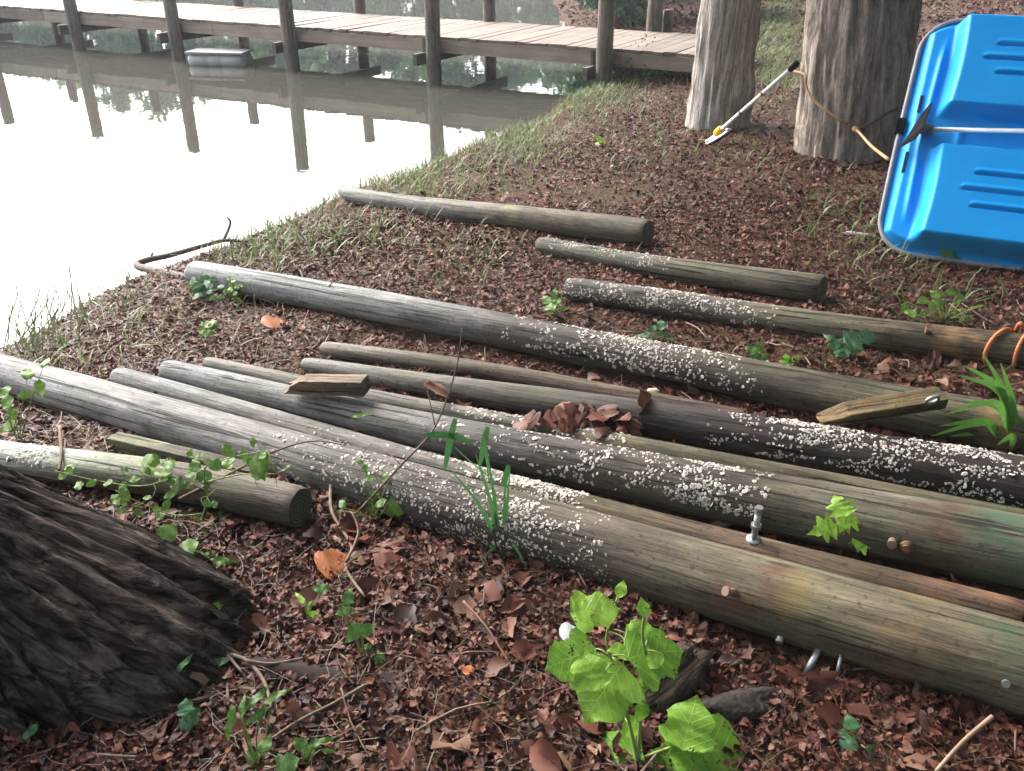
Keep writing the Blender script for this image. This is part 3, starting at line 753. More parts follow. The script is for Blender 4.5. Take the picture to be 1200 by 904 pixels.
make_log('C', 'green-stained log third from the front, with a rusty bolt at its right', (194,434), 13, (1290,674), 47,
         [(0,GREY),(.4,(.16,.155,.15)),(.58,(.09,.08,.072)),(.74,(.13,.12,.09)),(.86,(.20,.215,.15)),(1,(.145,.15,.10))], 3,
         stain=[(.885,.14,(.075,.035,.025),.9),(.93,.10,(.05,.10,.065),.8)])
make_log('E', 'thin log half hidden between the dark log and the green-stained log', (245,423), 8.5, (1290,640), 19,
         [(0,(.20,.18,.155)),(.3,(.17,.155,.14)),(.6,(.155,.15,.09)),(1,(.13,.125,.08))], 4)
make_log('F', 'dark blackish log thick with white fungus at its right', (360,424), 9, (1290,588), 37,
         [(0,(.20,.19,.175)),(.35,(.12,.105,.09)),(.55,DK),(1,(.045,.038,.036))], 5)
make_log('G', 'thin smooth brown log furthest back in the front pile', (380,408), 9.5, (872,488), 12,
         [(0,(.21,.18,.15)),(.5,(.15,.115,.088)),(1,(.13,.09,.066))], 6)
make_log('H', 'long blue-grey log with its left end at the waterline', (224,322), 15.5, (1290,518), 30,
         [(0,PALE),(.3,(.24,.245,.235)),(.5,(.12,.11,.098)),(.68,(.10,.09,.075)),(.8,(.165,.165,.11)),(1,(.14,.14,.09))], 7, stain=[(.93,.08,FRESH,.6)])
make_log('I', 'mid-right log with the orange cord looped over its right end', (663,341), 13.5, (1290,421), 21,
         [(0,DARKG),(.35,(.11,.095,.085)),(.5,(.155,.145,.10)),(.8,(.18,.15,.10)),(1,(.12,.105,.075))], 8, stain=[(.79,.14,FRESH,.8),(.66,.10,(.22,.15,.08),.5)])
make_log('J', 'short log with a cut right end in front of the furthest log', (631,288), 10, (963,341), 16.5,
         [(0,DARKG),(.4,(.12,.115,.09)),(1,(.155,.15,.10))], 9)
make_log('K', 'furthest log, pointed at the water end and sawn at the right', (401,227), 9.5, (757,276), 16.5,
         [(0,(.20,.195,.18)),(.4,(.20,.195,.18)),(.62,(.20,.18,.13)),(1,(.15,.14,.105))], 10, tip=(1.2, False), stain=[(.62,.12,(.20,.20,.10),.6)], bend=.025)
make_log('L', 'short pale green log beneath the leafy vine beside the dark tree', (-15,527), 19, (350,597), 25,
         [(0,PALE),(.3,(.33,.36,.29)),(.6,(.30,.34,.25)),(.72,(.15,.135,.115)),(1,(.19,.18,.15))], 11, ends=((.025,.03,.018),(.085,.09,.05)))
def log_pt(key, s, th, extra=0.0):                  # s along, th from the top towards the camera
    d = LOGS[key]; a_ = math.pi/2+th; r_ = d['radius'](s, a_)+extra; cy, cz = d['centre'](s)
    return Vector((s, cy+r_*math.cos(a_), cz+r_*math.sin(a_))), Vector((0, math.cos(a_), math.sin(a_)))
def u_to_s(key, u):
    d = LOGS[key]; lo, hi = 0.0, d['L']
    for _ in range(30):
        m_ = (lo+hi)/2
        if project(d['a']+(d['b']-d['a'])*(m_/d['L']))[0] < u: lo = m_
        else: hi = m_
    return (lo+hi)/2

# white bracket fungus on the logs
M_FUNGUS = leafmat('fungus', (.16,.12,.10), (.64,.60,.555), trans=.15, rough=.75, spec=.2)
def fungus_proto(k=8, seed=0):
    r_ = random.Random(seed); V = [(0,0,.10)]; T = [.25]
    for rad, z, tn in ((.5,.10,.6),(.85,.15,1.0),(1.0,.0,.9)):
        for i in range(k):
            a = 2*math.pi*i/k; q = rad*(1+.22*math.sin(2*a+seed)+r_.uniform(-.16,.16)); V.append((q*math.cos(a), q*math.sin(a), z)); T.append(tn)
    Fc = [(0, 1+i, 1+(i+1)%k) for i in range(k)]
    for j in range(2):
        for i in range(k):
            a, b = 1+j*k+i, 1+j*k+(i+1)%k; Fc += [(a, a+k, b+k), (a, b+k, b)]
    return np.array(V), np.array(Fc), np.array(T)
FP = [fungus_proto(7, s) for s in range(5)]
def fungi(key, specs, big=0):
    grid = {}; d = LOGS[key]; VV, FF, TT = [], [], []; n0 = 0; bigs = []
    for (u0, u1, cnt, t0, t1, s0, s1, thr) in specs:
        sa, sb_ = u_to_s(key, u0), u_to_s(key, u1); got = 0; tries = 0
        while got < cnt and tries < cnt*30:
            tries += 1
            s = rng.uniform(sa, sb_); th = R(rng.uniform(t0, t1))
            e = min(1, (s-sa)/(.32*(sb_-sa)+1e-6), (sb_-s)/(.32*(sb_-sa)+1e-6))
            nz = mnoise.noise(Vector((s*7+got*0, th*2.2, u0*.13)))+.6*mnoise.noise(Vector((s*22, th*6, u0*.31)))
            if nz < thr*.7-.14+(1-e)*1.1*rng.uniform(0, 1): continue
            size = .78*rng.uniform(s0, s1)*rng.uniform(.5, 1.2)*(1.7 if rng.uniform() < .10 else 1)
            q2 = (s, th*d['ra']*.5+th*d['rb']*.5); ck = (int(q2[0]/.02), int(q2[1]/.02)); clash = False
            for i_ in (-1,0,1):
                for j_ in (-1,0,1):
                    for (qs, qt, qz) in grid.get((ck[0]+i_, ck[1]+j_), ()):
                        if math.hypot(qs-q2[0], qt-q2[1]) < .6*(qz+size): clash = True
            if clash: got += .25; continue
            grid.setdefault(ck, []).append((q2[0], q2[1], size)); got += 1
            P, N = log_pt(key, s, th, .0005)
            N = (N+Vector(rng.normal(0, .28, 3))+Vector((0,-.15,.1))).normalized()
            bigs.append((size, s, th, P, N))
    bigs.sort(key=lambda q: -q[0])
    for j, (size, s, th, P, N) in enumerate(bigs):
        pv, pf, ptn = FP[j % len(FP)]
        x = N.orthogonal().normalized(); x.rotate(Quaternion(N, rng.uniform(0, 6.28))); y = N.cross(x)
        A3 = np.array([x, y, N])
        if j < big:
            me = FUNGUS_ME[j % len(FP)]
            o = link('bracket_fungus', me, M_FUNGUS, d['o']); M = Matrix((x, y, N)).transposed()
            o.location = P; o.rotation_euler = M.to_euler(); o.scale = (size, size, size)
            continue
        VV.append((pv*size)@A3+np.array(P)); FF.append(pf+n0); n0 += len(pv); TT.append(np.clip(ptn+rng.normal(-.05, .16), 0, 1))
    if VV:
        o = link('fungus_patch', npmesh('fungus_patch', np.concatenate(VV), np.concatenate(FF), np.concatenate(TT), smooth=True), M_FUNGUS, d['o']); tag(o, kind='stuff')
FUNGUS_ME = [npmesh('bracket_fungus', v, f, t, smooth=True) for v, f, t in FP]
fungi('A', [(330,715,700,-25,125,.0032,.0062,.0),(500,690,420,10,120,.0035,.0066,-.05),(560,660,120,0,60,.005,.009,.1),(650,735,50,40,110,.003,.006,.0),(360,480,60,-10,60,.005,.009,.1)], 40)
fungi('B', [(480,705,330,-40,70,.004,.0075,-.05),(585,690,220,-35,45,.005,.009,-.1),(330,480,25,0,70,.004,.007,.1)], 25)
fungi('C', [(575,905,420,-30,100,.004,.008,.02),(790,895,300,-20,95,.0045,.0085,-.1),(500,600,35,-10,80,.005,.008,.1)], 30)
fungi('E', [(525,730,190,-50,60,.0045,.0085,-.05),(640,735,90,-40,40,.007,.011,-.1)], 20)
fungi('F', [(830,1290,950,-20,110,.0035,.0075,.1),(895,1010,200,-35,25,.006,.011,.0),(1060,1290,230,-40,15,.007,.012,.0)], 40)
fungi('H', [(598,905,620,-35,110,.0042,.0085,.0),(690,830,180,-30,90,.005,.009,.1)], 30)
fungi('I', [(660,912,620,-40,110,.0045,.008,-.05)], 20)
fungi('J', [(632,790,170,-45,80,.0045,.0075,.0)], 10)
fungi('L', [(30,78,90,-30,70,.007,.012,-.1)], 8)

# bolts, pegs and nails in the logs
def stud(key, u, th, length, r_, mat, name, head=None, lean=Vector(), nut=None):
    s = u_to_s(key, u); P, N = log_pt(key, s, R(th)); D = (N+lean).normalized(); d = LOGS[key]
    o = MB().tube([P-D*.01, P+D*length], r_, 10).build(name, mat, d['o'])
    if head: 
        hb = MB().tube([P+D*(length-.004), P+D*(length+head[1])], head[0], head[2] if len(head) > 2 else 12).build('head', mat, o, False)
    if nut: MB().tube([P+D*nut[0], P+D*(nut[0]+.012)], nut[1], 6).build('nut', mat, o, False)
    return o
stud('A', 872, 58, .028, .010, simple('wooden_peg', (.20,.13,.10), .8), 'peg', (.013,.004), Vector((-.6,0,0)))
stud('A', 972, 118, .075, .009, M_STEEL, 'bolt', (.020,.016,6), Vector((-.35,-.1,-.5)))
stud('A', 998, 112, .055, .0045, M_STEEL, 'nail', (.008,.003), Vector((0,-.1,-.8)))
stud('A', 928, 116, .012, .009, M_STEEL, 'screw', (.010,.003))
stud('A', 1180, 72, .012, .006, M_STEEL, 'screw', (.009,.003))
stud('B', 884, 5, .10, .009, M_STEEL, 'bolt', (.011,.02), Vector((.12,0,.3)), (.045,.016))
so = stud('B', 884, 5, .004, .021, M_STEEL, 'washer', None, Vector((.12,0,.3)))
stud('C', 1050, 80, .022, .012, simple('wooden_peg', (.20,.13,.10), .8), 'peg', (.013,.003))
stud('C', 1066, 84, .006, .018, M_RUST, 'washer', (.010,.008))
stud('I', 1086, 40, .035, .010, M_RUST, 'bolt', (.016,.010,6), Vector((.3,-.2,.2)))
for k, (u, th) in enumerate(((1000,60),(740,40),(1110,50))):
    pass

# square timbers
def timber(name, label, a, b, hw, hh, mat, jag=0, roll=0.0, cat='timber', seed=0):
    L = (b-a).length; M = frame_x(a, b)@Matrix.Rotation(roll, 3, 'X')
    t = thing(name, label, cat, a); t.rotation_euler = M.to_euler()
    rr = random.Random(seed); V, Fc = [], []; n = 14
    for i in range(n+1):
        x = L*i/n
        for (y, z) in ((-1,-1),(0,-1),(1,-1),(1,0),(1,1),(0,1),(-1,1),(-1,0)):
            f = 1 if i < n-4 or not jag else 1
            xx = x+(rr.uniform(-1, 1)*jag*.5 if i == 0 else 0)
            taper = 1 if not jag else min(1, .35+x/(L*.35))
            V.append((xx, y*hw*(1 if not jag else .6+.4*taper)+rr.uniform(-1,1)*.0012, -hh+(z+1)*hh*taper+rr.uniform(-1,1)*.0012))
    for i in range(n):
        for k in range(8):
            k2 = (k+1) % 8; Fc.append((i*8+k, (i+1)*8+k, (i+1)*8+k2, i*8+k2))
    Fc += [tuple(range(8)), tuple(n*8+k for k in range(7,-1,-1))]
    o = link('beam', mesh('beam', V, Fc, False), mat, t); bv = o.modifiers.new('bevel', 'BEVEL'); bv.width = .003; bv.segments = 2; bv.limit_method = 'ANGLE'; bv.angle_limit = R(50)
    return t
M_OLD = wood_mat('mossy_timber', [(0,(.165,.16,.09)),(.16,(.15,.145,.08)),(.2,(.09,.085,.06)),(1,(.075,.07,.052))], .6)
M_SPLIT = wood_mat('split_timber', [(0,(.21,.13,.07)),(.25,(.16,.125,.09)),(.5,(.14,.115,.09))], .5, streak=1.6)
M_PLANK = wood_mat('yellow_split_wood', [(0,(.22,.145,.065)),(.35,(.17,.125,.06)),(.6,(.125,.12,.06))], .6, streak=1.4)
timber('square_timber', 'mossy square timber on the leaves between the thickest log and the pale log', on_ground(134,517,.03), on_ground(300,556,.03), .028, .028, M_OLD, seed=1)
da = LOGS['F']; 
na = on_ground(337,450,.17); nb2 = on_ground(429,452,.17)
bt = timber('broken_timber', 'short broken square timber with raw orange wood lying on the front pile', na, nb2, .036, .03, M_SPLIT, jag=.05, seed=4)
oa = on_ground(960,489,.19); ob = on_ground(1104,466,.19)
wt = timber('split_wedge', 'split wedge of yellow wood with an eye bolt lying on the long grey log', oa, ob, .034, .022, M_PLANK, jag=.02, roll=.25, seed=9)
Lw = (ob-oa).length
ebm = MB(); ringp = [(Lw*.83+.022*math.cos(a), -.045-.004*math.sin(a), .036+.018*math.sin(a)+.01) for a in [2*math.pi*k/16 for k in range(17)]]
ebm.tube(ringp, .0055, 8, False); ebm.tube([(Lw*.83,-.045,.03),(Lw*.83,-.02,.0)], .006, 8); ebm.build('eye_bolt', M_STEEL, wt)
cwa = on_ground(1164,432,.02)

# ------------------------------------------------------------------ cord, driftwood, wood scraps
M_CORD = simple('orange_cord', (.42,.15,.06), .6, var=.2)
cr = thing('cord', 'orange cord looped over the mid-right log at the picture edge', 'cord', on_ground(1165,425))
def loop_over(key, u, du, r_):
    s = u_to_s(key, u); P = []
    for th in range(-120, 131, 10): 
        q, N = log_pt(key, s+du*math.sin(R(th)), R(th), r_); P.append(LOGS[key]['a']+LOGS[key]['M']@q)
    return P
c1_ = loop_over('I', 1172, -.05, .012); c2_ = loop_over('I', 1200, -.03, .012)
for c_ in (c1_, c2_):
    o = MB().tube(c_, .0085, 8).build('loop', M_CORD, cr); o.matrix_parent_inverse = Matrix.Translation(-cr.location)
o = MB().tube(spline([c1_[4]+Vector((0,0,0)), (c1_[11]+c2_[11])/2+Vector((0,0,.03)), c2_[8]+Vector((0,0,.02)), c2_[8]+Vector((.4,.1,-.02))], 6), .0085, 8).build('loop', M_CORD, cr); o.matrix_parent_inverse = Matrix.Translation(-cr.location)

def branch(name, label, cat, px, z, rads, mat=M_TWIG, forks=(), seg=7):
    pts = [at_z(u, v, z_) if zz is None else Vector() for (u, v, z_, zz) in [(p_[0], p_[1], p_[2] if len(p_) > 2 else z, None) for p_ in px]]
    t = thing(name, label, cat, pts[0]); sp_ = spline(pts, 5); n = len(sp_)
    o = MB().tube(sp_, [rads[0]+(rads[1]-rads[0])*i/(n-1) for i in range(n)], seg).build('stem', mat, t); o.matrix_parent_inverse = Matrix.Translation(-pts[0])
    for f in forks:
        q = [at_z(p_[0], p_[1], p_[2] if len(p_) > 2 else z) for p_ in f]
        s2 = spline(q, 4); o = MB().tube(s2, [rads[1]*1.3*(1-.6*i/len(s2)) for i in range(len(s2))], 6).build('fork', mat, t); o.matrix_parent_inverse = Matrix.Translation(-pts[0])
    return t
M_WETBRANCH = simple('wet_branch', (.11,.095,.09), .8, var=.3)
branch('driftwood_branch', 'bent bare branch poking out over the water', 'branch', [(222,328,.22),(190,319,.16),(161,312,.10),(172,305,.12),(200,299,.15),(235,289,.2),(262,282,.24),(290,284,.22)], .1, (.030,.009), M_WETBRANCH,
       [[(176,304,.12),(179,296,.16)],[(190,319,.16),(205,330,.14)],[(262,282,.24),(270,262,.32),(266,255,.36)]])
branch('twig', 'thin pale twig on the leaves at the lower left root', 'twig', [(428,803,.44),(390,825,.43),(350,845,.44),(318,866,.43)], .4, (.005,.003))
branch('twig', 'long straight reddish twig lying in the leaves at bottom centre', 'twig', [(543,705,.47),(570,735,.47),(603,787,.44)], .4, (.004,.0025), simple('red_twig', (.16,.085,.06), .8))
branch('twig', 'straight tan twig at the bottom right corner', 'twig', [(1163,840,.55),(1130,868,.53),(1097,904,.52)], .5, (.0055,.004), simple('tan_twig', (.26,.18,.12), .8))
branch('twig', 'crooked grey twig leaning on the thickest log beside the tuft', 'twig', [(418,602,.40),(470,545,.55),(510,500,.62),(535,430,.80),(541,385,.92)], .4, (.0045,.0018), M_TWIG, [[(510,500,.62),(497,440,.75)],[(470,545,.55),(436,520,.55),(410,560,.45)]])
branch('twig', 'forked bare twig across the leaves left of centre', 'twig', [(388,560,.42),(389,600,.41),(412,640,.40),(405,665,.41),(428,700,.42)], .4, (.006,.004), M_TWIG, [[(405,660,.41),(420,625,.43),(412,600,.46)]])
branch('twig', 'pale root curling over the leaves near the dark tree base', 'twig', [(243,735,.44),(262,762,.42),(290,775,.42),(310,800,.42),(318,830,.43)], .4, (.006,.004), M_TWIG, [[(262,762,.42),(285,790,.41)],[(290,775,.43),(320,778,.42),(360,770,.41)]])
branch('twig', 'thin bare vine stem arching over the thickest log', 'twig', [(210,585,.40),(260,560,.47),(320,530,.50),(365,517,.53),(405,522,.53)], .4, (.005,.002), M_TWIG)
branch('twig', 'small dark twig sticking up against the long grey log', 'twig', [(365,357,.32),(378,345,.40),(390,330,.46)], .4, (.006,.003), M_TWIG)
branch('twig', 'grey broken stick lying on the pale green log', 'twig', [(70,500,.44),(72,530,.42),(69,552,.40)], .4, (.007,.005), M_TWIG)

def chunk(name, label, p_, size, rot, mat, cat='wood', seed=0, rough=.35):
    V, Fc = [], []; n, seg = 16, 22
    for i in range(n+1):
        ph = math.pi*i/n
        for k in range(seg):
            a = 2*math.pi*k/seg; q = Vector((math.cos(ph), math.sin(ph)*math.cos(a), math.sin(ph)*math.sin(a)))
            f = 1+rough*mnoise.noise(Vector((q.x*.8+seed, q.y*2.2, q.z*2.2)))+rough*.6*mnoise.noise(Vector((q.x*1.5+seed, q.y*6, q.z*6)))
            sq = Vector((math.copysign(abs(q.x)**.6, q.x), q.y, q.z))
            V.append((sq.x*f*size[0], sq.y*f*size[1], sq.z*f*size[2]))
    for i in range(n):
        for k in range(seg): Fc.append((i*seg+k, i*seg+(k+1)%seg, (i+1)*seg+(k+1)%seg, (i+1)*seg+k))
    o = link(name, mesh(name, V, Fc), mat); o.location = p_; o.rotation_euler = rot; tag(o, label, cat); return o
chunk('rotten_wood', 'grey rotten stump fragment behind the lime-green seedling', on_ground(783,800,.02), (.125,.055,.055), (.2,-.15,.75), M_CHUNK, seed=2)
chunk('rotten_wood', 'dark rotten wood chunk right of the lime-green seedling', on_ground(868,832,.0), (.115,.05,.045), (0,.1,.25), simple('black_wood', (.03,.025,.022), .85, var=.6, scale=50, bmp=.8, bd=.01), seed=6)
chunk('bark_slab', 'long flat bark slab on the leaves in front of the thickest log', on_ground(600,683,.005), (.14,.032,.012), (0,-.05,.22), M_CHUNK, 'bark', seed=8)
chunk('bark_slab', 'dark flat board half buried in leaves at lower centre', on_ground(475,722,.0), (.10,.035,.01), (0,0,-.1), simple('dark_board', (.035,.028,.026), .8, var=.4), 'bark', seed=12)
chunk('bark_slab', 'pale curled bark strip on the ground left of the blue boat', on_ground(1007,275,.02), (.09,.016,.012), (0,.05,-.2), simple('pale_bark', (.40,.37,.34), .8, var=.3), 'bark', seed=14)
chunk('wood_chip', 'pale square wood chip behind the dark log', on_ground(766,460,.03), (.028,.018,.014), (.3,.2,.4), simple('pale_chip', (.55,.45,.33), .8, var=.2), 'wood', seed=16, rough=.2)
chunk('stub', 'brown broken stub of root in front of the lime-green seedling stem', on_ground(728,845,.03), (.045,.013,.013), (0,-1.35,0), M_TWIG, 'wood', seed=18, rough=.2)
chunk('root', 'dark buried root crossing the leaves at the lower left', on_ground(360,795,.0), (.17,.04,.03), (0,.05,-.25), M_BARK3, 'root', seed=22)

# ------------------------------------------------------------------ leaves and plants
TAB = dict(
 ovate=[(0,.02),(.1,.17),(.28,.30),(.5,.31),(.7,.22),(.88,.09),(1,0)],
 round=[(0,.05),(.06,.28),(.25,.46),(.5,.48),(.75,.34),(.92,.14),(1,0)],
 lance=[(0,.02),(.15,.10),(.4,.145),(.65,.12),(.85,.06),(1,0)],
 lobed=[(0,.10),(.04,.33),(.14,.50),(.26,.52),(.36,.40),(.46,.40),(.60,.44),(.72,.36),(.84,.18),(1,0)],
 tulip=[(0,.06),(.05,.30),(.15,.46),(.28,.48),(.40,.34),(.52,.33),(.66,.40),(.78,.32),(.90,.14),(1,0)],
 maple=[(0,.04),(.06,.26),(.16,.50),(.24,.36),(.32,.26),(.44,.50),(.52,.46),(.58,.20),(.72,.20),(.80,.10),(1,0)],
 dead=[(0,.03),(.15,.22),(.35,.32),(.55,.30),(.75,.20),(1,0)])
LEAF_ME = {}
def leaf_me(kind, tint, var=0, droop=.25, fold=.18, name='leaf'):
    key = (kind, round(tint, 2), var, name, round(droop, 2))
    if key in LEAF_ME: return LEAF_ME[key]
    tb = TAB[kind]; tx = [q[0] for q in tb]; ty = [q[1] for q in tb]
    ts = sorted(set(tx+list(np.linspace(0, 1, 13)))); cr_ = (-1,-.55,0,.55,1); V, T = [], []; rr = random.Random(hash((kind, var)) % 9999 if False else var*17+len(kind))
    for t in ts:
        w = float(np.interp(t, tx, ty))
        for c in cr_:
            y = c*w*(1+rr.uniform(-.06,.06)); z = fold*abs(y)-.45*y*y-droop*t*t+.05*math.sin(t*11+var*2+c)*abs(c)+rr.uniform(-.01,.01)
            V.append((t+ .06*abs(c)*(.5-t), y, z)); T.append(tint+(.12 if c == 0 else 0)+rr.uniform(-.06,.06))
    Fq = [(i*5+k, (i+1)*5+k, (i+1)*5+k+1, i*5+k+1) for i in range(len(ts)-1) for k in range(4)]
    me = npmesh(name, np.array(V), np.array(Fq), np.clip(T, 0, 1), smooth=True); LEAF_ME[key] = me; return me
def put_leaf(parent, base, pos, d, nrm, size, kind, tint, mat, var=0, droop=.25, name='leaf'):
    d = Vector(d).normalized(); nrm = Vector(nrm); y = nrm.cross(d).normalized(); z = d.cross(y)
    me = leaf_me(kind, tint, var, droop, name=name); 
    if not me.materials: me.materials.append(mat)
    o = bpy.data.objects.new(name, me); COL.objects.link(o); o.parent = parent
    if me.materials[0] != mat: 
        o.material_slots[0].link = 'OBJECT'; o.material_slots[0].material = mat
    o.location = Vector(pos)-Vector(base); o.rotation_euler = Matrix((d, y, z)).transposed().to_euler(); o.scale = (size,)*3
    return o
TOCAM = Vector((0, -.55, .83))
def stem_obj(t, base, pts, r0, r1, mat=M_STEM):
    sp_ = spline([Vector(p_)-Vector(base) for p_ in pts], 5); n = len(sp_)
    return MB().tube(sp_, [r0+(r1-r0)*i/(n-1) for i in range(n)], 6).build('stem', mat, t)
def leafy(name, label, cat, u, v, pxleaves, kind, mat, yoff=0.0, stem=True, tint=(.2,.8), lift=0.0, dy=.03, stemr=.0025, stemmat=M_STEM, dense=1, mains=()):
    """a plant rooted at photo point (u,v); leaves at photo points (u,v,length_px,dir_deg) standing near the plane through its root"""
    b = on_ground(u, v); t = thing(name, label, cat, b); Z = depth(b)
    if dense > 1: pxleaves = [(q[0]+random.uniform(-.6,.6)*q[2], q[1]+random.uniform(-.5,.5)*q[2], q[2]*random.uniform(.45,.7), random.uniform(0,360))+tuple(q[4:]) for q in pxleaves for _ in range(dense)]
    nodes = []
    for mpx in mains:
        P = []
        for (mu, mv) in mpx:
            q = at_y(mu, mv, b.y+yoff)
            if q.z < G(q.x, q.y)+.01: q = on_ground(mu, mv, .012)
            P.append(q)
        stem_obj(t, b, P, stemr*1.5, stemr*.8, stemmat); nodes += spline(P, 6)
    for j, lf_ in enumerate(pxleaves):
        lu, lv, sz, ang = lf_[:4]; yy = b.y+yoff+random.uniform(-dy, dy)
        pos = at_y(lu, lv, yy); g_ = G(pos.x, pos.y)+.012
        if pos.z < g_: pos = on_ground(lu, lv, .012+.01*random.random())
        size = sz*depth(pos)/F_PX; a = R(ang)
        d = Vector((math.cos(a), math.sin(a)*.62, math.sin(a)*.55)); d.z += random.uniform(-.2,.1)
        nrm = TOCAM+Vector((random.uniform(-.35,.35), random.uniform(-.3,.3), random.uniform(-.1,.25)))
        k_ = lf_[4] if len(lf_) > 4 else kind
        start = pos-d.normalized()*size*.5
        put_leaf(t, b, start, d, nrm, size, k_, round(random.uniform(*tint), 1), mat, j % 3, random.choice((.1,.25,.4)))
        if stem:
            root_ = min(nodes, key=lambda q: (q-start).length+max(0, q.z-start.z)*.6) if nodes else b-Vector((0,0,.01))
            mid = root_.lerp(start, .5)+Vector((random.uniform(-.012,.012), 0, .012 if not nodes else .006))
            stem_obj(t, b, [root_, mid, start], stemr if not nodes else stemr*.6, stemr*.45, stemmat)
    return t
PL = 'small green plants in the leaf litter'
leafy('seedling', 'tall lime-green seedling with large hole-eaten leaves in the foreground', 'seedling', 748, 893,
  [(698,713,62,10,'tulip'),(728,690,24,75,'ovate'),(754,712,26,100,'ovate'),(749,738,30,120,'round'),(733,762,26,60,'round'),(772,762,78,25,'lobed'),
   (668,772,66,200,'tulip'),(690,785,50,100,'lobed'),(705,812,84,235,'lobed'),(700,790,50,150,'lobed'),(735,815,28,300,'round'),(716,886,78,165,'lobed'),
   (838,878,112,8,'tulip'),(808,846,66,75,'lobed'),(790,905,80,215,'lobed'),(755,800,24,80,'ovate'),(752,835,28,250,'ovate'),(741,852,26,310,'round'),(765,775,30,200,'ovate'),(722,760,22,190,'ovate')],
  'lobed', M_LIME, dy=.07, tint=(.1,.95), stemr=.003, mains=[[(748,895),(736,842),(722,790),(711,748),(724,700)],[(748,895),(751,830),(758,782),(753,745),(756,716)],[(750,890),(775,880),(800,872)]])
leafy('seedling', 'pale green maple seedling growing between logs beside the upright bolt', 'seedling', 985, 648,
  [(964,620,34,195,'maple'),(984,590,36,100,'maple'),(998,606,40,20,'maple'),(988,612,26,250,'ovate'),(1012,638,30,355,'maple')], 'maple', M_LIME, lift=.1, tint=(.5,1), yoff=-.10)
leafy('vine', 'leafy green vine trailing over the pale green log', 'vine', 235, 612,
  [(110,562,32,200,'ovate'),(75,552,26,170,'ovate'),(150,585,30,250,'ovate'),(180,545,32,100,'round'),(200,560,30,20,'round'),(228,560,26,300,'ovate'),(240,545,30,60,'round'),(262,538,32,30,'ovate'),
   (285,530,26,80,'ovate'),(308,528,23,20,'ovate'),(300,556,49,5,'lobed'),(318,556,32,340,'lance'),(245,580,23,290,'ovate'),(240,602,32,15,'lance'),(205,604,30,215,'ovate'),(170,590,27,240,'ovate'),(195,575,26,160,'ovate'),(130,575,27,230,'ovate'),(225,535,22,120,'ovate'),(160,560,23,180,'ovate'),(252,612,27,10,'lance'),(185,545,27,160,'round')],
  'ovate', M_GREEN, dy=.06, tint=(.4,1), stemr=.0018, dense=3, mains=[[(235,612),(243,582),(240,550),(265,538),(312,528)],[(242,575),(205,562),(165,570),(110,563),(65,552)],[(242,565),(285,556),(325,556)],[(238,602),(205,604),(170,592),(135,575)]])
leafy('seedling', 'glossy round-leaved sprig against the dark tree root', 'seedling', 215, 668,
  [(185,640,30,120,'round'),(196,624,26,60,'round'),(182,655,26,200,'round'),(206,680,24,200,'ovate'),(230,650,40,20,'lance'),(262,657,34,355,'lance'),(222,640,24,40,'round')], 'round', M_GREEN, dy=.05, tint=(.2,.9))
leafy('seedling', 'yellow-green sprig of tiny leaves on the tip of the dark root', 'seedling', 262, 728,
  [(245,702,16,100),(252,712,18,200),(262,708,16,60),(258,726,20,230),(275,712,16,20),(268,720,14,320)], 'ovate', M_LIME, dy=.03, tint=(.2,.8))
leafy('seedling', 'three-leaf dark green sprig on the root at lower left', 'seedling', 225, 800,
  [(197,788,34,170,'ovate'),(205,800,38,250,'lance'),(215,778,30,60,'lance'),(240,784,36,20,'lance'),(255,777,40,30,'lance')], 'lance', M_BLUEGREEN, dy=.03)
leafy('seedling', 'small dark green lobed sprig below the three-leaf sprig', 'seedling', 222, 858,
  [(217,828,22,100),(222,842,26,280),(216,848,18,200)], 'lobed', M_BLUEGREEN, dy=.02)
leafy('seedling', 'many-leaved dark green seedling at the bottom left of centre', 'seedling', 302, 900,
  [(268,848,46,250,'lance'),(282,828,32,100,'lance'),(300,818,42,60,'lance'),(300,840,38,215,'lance'),(322,815,36,40,'lance'),(310,872,26,80,'ovate'),(302,880,24,200,'ovate'),(318,880,22,320,'ovate'),(300,898,32,250,'lobed'),(338,895,30,30,'lobed')], 'lance', M_GREEN, dy=.04, tint=(0,.6))
leafy('seedling', 'narrow three-leaf sprig at the bottom edge right of the seedling cluster', 'seedling', 358, 898,
  [(352,872,24,140,'ovate'),(362,882,34,230,'lance'),(374,868,34,35,'lance'),(385,880,20,0,'lance')], 'lance', M_GREEN, dy=.02, tint=(.1,.6))
leafy('seedling', 'tiny two-leaf sprout among leaves in the lower left corner', 'seedling', 36, 876,
  [(30,862,16,200),(38,855,16,70),(38,866,15,300)], 'ovate', M_BLUEGREEN, dy=.01)
leafy('seedling', 'glossy dark green sprig left of the forked twig', 'seedling', 428, 772,
  [(408,700,24,80),(402,716,22,200),(414,742,30,230),(430,738,26,40),(438,766,26,300),(444,776,22,240),(375,690,22,170)], 'ovate', M_GREEN, dy=.04, tint=(.1,.5))
leafy('seedling', 'yellowing two-leaf sprig on the leaves left of centre', 'seedling', 362, 724, [(352,700,24,120,'lance'),(360,716,26,250,'lance'),(368,724,22,330,'ovate')], 'lance', M_LIME, dy=.02, tint=(.6,1))
leafy('seedling', 'three-leaf ground ivy sprig in the bottom right leaves', 'seedling', 1005, 874, [(998,847,20,90,'round'),(993,873,24,230,'round'),(1024,884,22,320,'round'),(988,858,12,170,'ovate')], 'round', M_BLUEGREEN, dy=.01)
